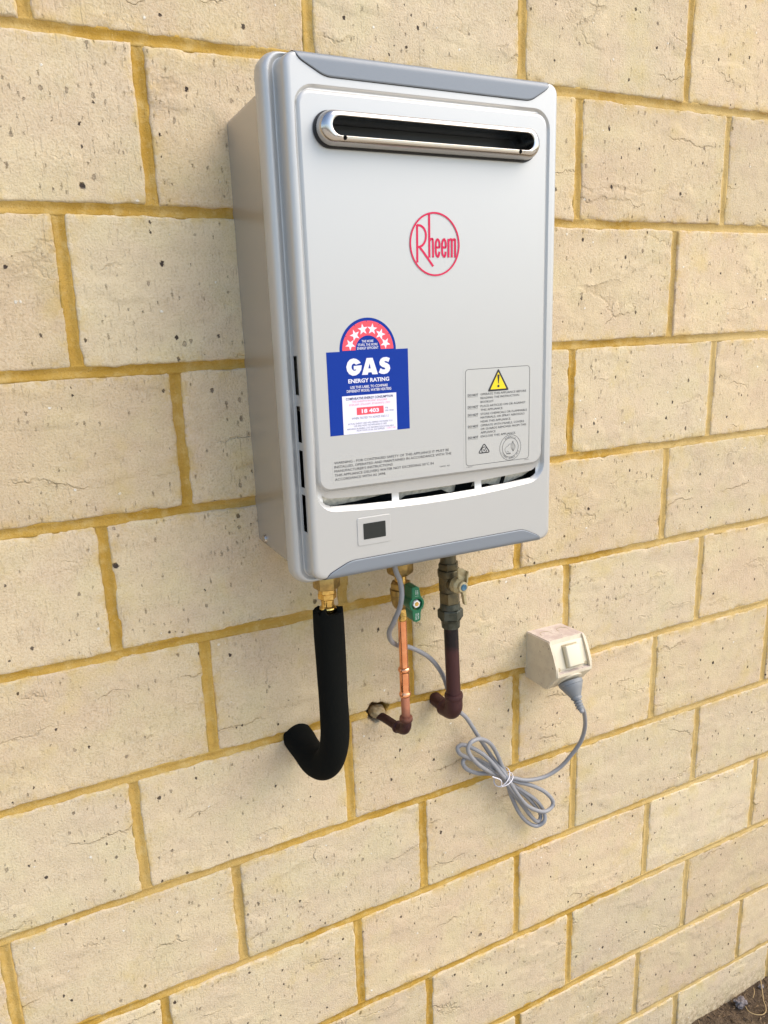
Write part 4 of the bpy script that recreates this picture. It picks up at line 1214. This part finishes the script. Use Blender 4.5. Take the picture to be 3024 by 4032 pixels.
for x in (0.6250, 0.6775):
    me = solid(join(lathe([(0, 0.0030), (0.0006, 0.0030), (0.0010, 0.0024)], (0, 0, 0), (0, -1, 0), 20)))
    me.transform(Matrix.Translation((x, -0.0718, -0.8315)) @ Matrix.Rotation(ANG, 4, 'X'))
    link('screw', me, M_socketdark, out)
for kx in (0.6350, 0.6680):
    link('knockout', solid(tube(ring_at((kx, -0.0270, -0.7908), 0.0098), 0.00045, 6)), M_socketdark, out)
# socket face on the underside slope
nrm = Vector((0, -0.75, -0.66)).normalized()
link('socket_face', solid(lathe([(0, 0.0215), (0.0018, 0.0212), (0.0024, 0.020)], (0.6512, -0.0648, -0.8568), nrm, 40)), M_outlet, out)

# ================================================================== POWER CORD
CORD = [(0.3296, -0.109, -0.6045), (0.3348, -0.109, -0.6185), (0.3374, -0.109, -0.633), (0.337, -0.109, -0.6454), (0.336, -0.104, -0.6611), (0.3324, -0.092, -0.6841), (0.3324, -0.079, -0.7018), (0.3406, -0.066, -0.7201), (0.3556, -0.054, -0.7353), (0.3694, -0.048, -0.742), (0.39, -0.044, -0.7539), (0.4171, -0.039, -0.7767), (0.4405, -0.032, -0.8109), (0.4539, -0.028, -0.8464), (0.4723, -0.024, -0.8814), (0.4888, -0.022, -0.9015), (0.5116, -0.02, -0.9414), (0.5224, -0.018, -0.959), (0.5417, -0.018, -0.9922), (0.5559, -0.026, -1.0168), (0.56, -0.032, -1.0262), (0.5737, -0.034, -1.0521), (0.5959, -0.032, -1.0846), (0.6202, -0.03, -1.1056), (0.6396, -0.028, -1.1153), (0.6553, -0.026, -1.1122), (0.6566, -0.024, -1.1007), (0.6399, -0.022, -1.08), (0.6149, -0.02, -1.0615), (0.5902, -0.016, -1.0494), (0.5664, -0.016, -1.0337), (0.5344, -0.024, -1.011), (0.5023, -0.034, -0.98), (0.4843, -0.038, -0.9559), (0.4798, -0.038, -0.9414), (0.4882, -0.037, -0.9329), (0.5056, -0.034, -0.9352), (0.5255, -0.03, -0.9506), (0.5411, -0.026, -0.9755), (0.5537, -0.022, -1.003), (0.5638, -0.022, -1.0263), (0.567, -0.02, -1.0425), (0.577, -0.018, -1.0724), (0.5928, -0.018, -1.1084), (0.6105, -0.018, -1.1327), (0.6286, -0.02, -1.1449), (0.6414, -0.024, -1.1366), (0.643, -0.018, -1.1212), (0.629, -0.016, -1.0978), (0.6057, -0.014, -1.0749), (0.5814, -0.014, -1.0524), (0.5531, -0.03, -1.0213), (0.5349, -0.028, -0.9936), (0.5171, -0.026, -0.9711), (0.4992, -0.022, -0.9559), (0.4847, -0.018, -0.9477), (0.4751, -0.016, -0.9503), (0.4768, -0.018, -0.9601), (0.492, -0.016, -0.9733), (0.5153, -0.014, -0.9908), (0.5379, -0.014, -1.0117), (0.5586, -0.02, -1.0335), (0.5743, -0.024, -1.0599), (0.5958, -0.023, -1.0918), (0.6161, -0.022, -1.1223), (0.6284, -0.02, -1.1362), (0.6386, -0.016, -1.1358), (0.6379, -0.012, -1.1232), (0.6126, -0.012, -1.0882), (0.5863, -0.012, -1.06), (0.5611, -0.014, -1.0363), (0.5366, -0.016, -1.0171), (0.5095, -0.018, -1.0057), (0.4918, -0.016, -0.9943), (0.4853, -0.014, -0.9829), (0.4913, -0.012, -0.9768), (0.5103, -0.012, -0.9842), (0.536, -0.012, -1.003), (0.5558, -0.012, -1.0232), (0.5712, -0.014, -1.0364), (0.5818, -0.018, -1.0384), (0.6062, -0.022, -1.0479), (0.6397, -0.026, -1.0493), (0.6646, -0.032, -1.0371), (0.678, -0.04, -1.0172), (0.6899, -0.052, -0.9861), (0.6878, -0.064, -0.9515), (0.6729, -0.078, -0.9164), (0.6581, -0.088, -0.8951)]
cord = empty('power_lead', (0.56, -0.03, -1.02), label='grey power cord hanging in a tied coil from heater to outlet', cat='power cord')
pl0 = Vector((0.6512, -0.0662, -0.8580)); pdir = Vector((0.0, -0.60, -0.80)).normalized()
pend = pl0 + pdir * 0.046
path = [Vector(c) for c in CORD]
path = [Vector((0.326, -0.106, -0.570))] + path + [pend + pdir * 0.004, pend - pdir * 0.004]
link('cord', solid(tube(catmull(path, 7), 0.0034, 14)), M_cord, cord)
pg = link('plug', solid(lathe([(0.0008, 0.0178), (0.0022, 0.0194), (0.0070, 0.0194), (0.0078, 0.0183), (0.0085, 0.0183), (0.0150, 0.0150), (0.0215, 0.0112), (0.0270, 0.0084), (0.0285, 0.0090), (0.0300, 0.0090)], pl0, pdir, 44), 40), M_plug, cord)
sr = []
for i in range(4):
    t = 0.0295 + i * 0.0042
    sr.append(lathe([(t, 0.0066 - i * 0.0003), (t + 0.0004, 0.0074 - i * 0.0004), (t + 0.0026, 0.0072 - i * 0.0004), (t + 0.0030, 0.0058 - i * 0.0003)], pl0, pdir, 28))
sr.append(lathe([(0.028, 0.0056), (0.0475, 0.0048)], pl0, pdir, 24))
link('strain_relief', solid(join(*sr), 40), M_plug, cord)
# wire tie round the coil
tie = empty('wire_tie', (0.556, -0.02, -1.027), label='thin white wire tie binding the coiled grey cord', cat='cable tie')
def ring_pts(c, a, rx, ry, n=28, tilt=0.0):
    a, u, w = frame(a)
    return [Vector(c) + u * (rx * math.cos(2 * pi * i / n)) + w * (ry * math.sin(2 * pi * i / n)) + a * tilt * math.cos(2 * pi * i / n) for i in range(n + 1)]
bd = Vector((0.0150, 0.0, -0.0250))
C0 = (0.5555, -0.0215, -1.0262)
link('tie_band', solid(tube(ring_pts((C0[0] + 0.002, C0[1], C0[2] - 0.004), bd, 0.0165, 0.0150, tilt=0.003), 0.0009, 8)), M_tie, tie)
link('tie_band', solid(tube(ring_pts((C0[0] - 0.001, C0[1], C0[2] + 0.001), bd, 0.0160, 0.0145, tilt=-0.004), 0.0009, 8)), M_tie, tie)
link('tie_tail', solid(tube(catmull([(0.5262, -0.036, -1.0070), (0.5300, -0.037, -1.0095), (0.5387, -0.038, -1.0150), (0.5425, -0.038, -1.0205), (0.5430, -0.037, -1.0270), (0.5450, -0.036, -1.0310)], 6), 0.0009, 8)), M_tie, tie)

# ================================================================== SMALL THINGS ON THE SOIL
def stone(name, loc, sx, sy, sz, seed, mat, **k):
    bm = bmesh.new(); bmesh.ops.create_icosphere(bm, subdivisions=4, radius=1)
    for v in bm.verts:
        c = v.co.copy()
        s = 1 + 0.45 * noise.noise(c * 1.3 + Vector((seed, 0, 0))) + 0.30 * noise.noise(c * 3.0 + Vector((seed, 5, 0))) + 0.05 * noise.noise(c * 9)
        v.co = Vector((loc[0] + c.x * sx * s, loc[1] + c.y * sy * s, loc[2] + c.z * sz * s))
    return link(name, bm_to(bm, True, 60), mat, None, **k)
stone('grey_stone', (1.207, -0.020, GZ + 0.010), 0.0145, 0.010, 0.011, 3, M_stone, label='jagged pale grey stone lying against the foot of the wall', cat='stone')
stone('pebble', (1.281, -0.014, GZ + 0.012), 0.0055, 0.005, 0.004, 8, M_stone, label='tiny pale pebble near the straw at the wall foot', cat='pebble')
def stalk(pts, r, label):
    link('dry_stalk', solid(tube(catmull(pts, 8), r, 8)), M_straw, None, label=label, cat='straw')
stalk([(1.292, -0.004, GZ + 0.018), (1.272, -0.024, GZ + 0.016), (1.252, -0.044, GZ + 0.013), (1.247, -0.052, GZ + 0.012)], 0.0009, 'straight straw coloured stalk leaning out from the wall foot')
stalk([(1.247, -0.052, GZ + 0.012), (1.236, -0.062, GZ + 0.010), (1.222, -0.063, GZ + 0.009), (1.208, -0.055, GZ + 0.010), (1.203, -0.044, GZ + 0.010), (1.208, -0.032, GZ + 0.009)], 0.0009, 'curved straw stalk looping round on the brown soil')
stalk([(1.262, -0.010, GZ + 0.013), (1.252, -0.020, GZ + 0.014), (1.240, -0.026, GZ + 0.011)], 0.0006, 'short thin straw lying beside the grey stone')
# leaf scraps, grit and clods: nobody could count them
lv_, lf_ = [], []
rnd = random.Random(11)
for i in range(900):
    x = rnd.uniform(0.95, 1.6); y = -abs(rnd.gauss(0, 0.10)) - 0.002
    if y < -0.32: continue
    s = rnd.uniform(0.0008, 0.0035); a = rnd.uniform(0, 6.28); el_ = rnd.uniform(1.0, 3.2)
    z = GZ + 0.010 * (x > 1.15) * min(1, (x - 1.15) * 3) + rnd.uniform(0.0, 0.004)
    b = len(lv_)
    u = Vector((math.cos(a), math.sin(a), rnd.uniform(-0.3, 0.3))) * s * el_; w = Vector((-math.sin(a), math.cos(a), rnd.uniform(-0.5, 0.5))) * s * 0.6
    c = Vector((x, y, z)); h = Vector((0, 0, s * rnd.uniform(0.2, 0.9)))
    for p in (c - u, c - w, c + u, c + w, c + h, c - h): lv_.append(p)
    for t in ((0, 1, 4), (1, 2, 4), (2, 3, 4), (3, 0, 4), (1, 0, 5), (2, 1, 5), (3, 2, 5), (0, 3, 5)): lf_.append(tuple(b + q for q in t))
M_litter = NT("soil_litter")
_oi = M_litter.noise(M_litter.pos(), 160, 2)
M_litter.l(M_litter.mix(M_litter.ramp(_oi.outputs[0], 0.42, 0.60), (0.030, 0.018, 0.012), (0.19, 0.125, 0.065)), M_litter.b.inputs['Base Color'])
M_litter.b.inputs['Roughness'].default_value = 0.9
link('ground_litter', mesh(lv_, lf_, False), M_litter.m, None, label='scattered leaf scraps and grit over the brown soil', cat='litter', kind='stuff')
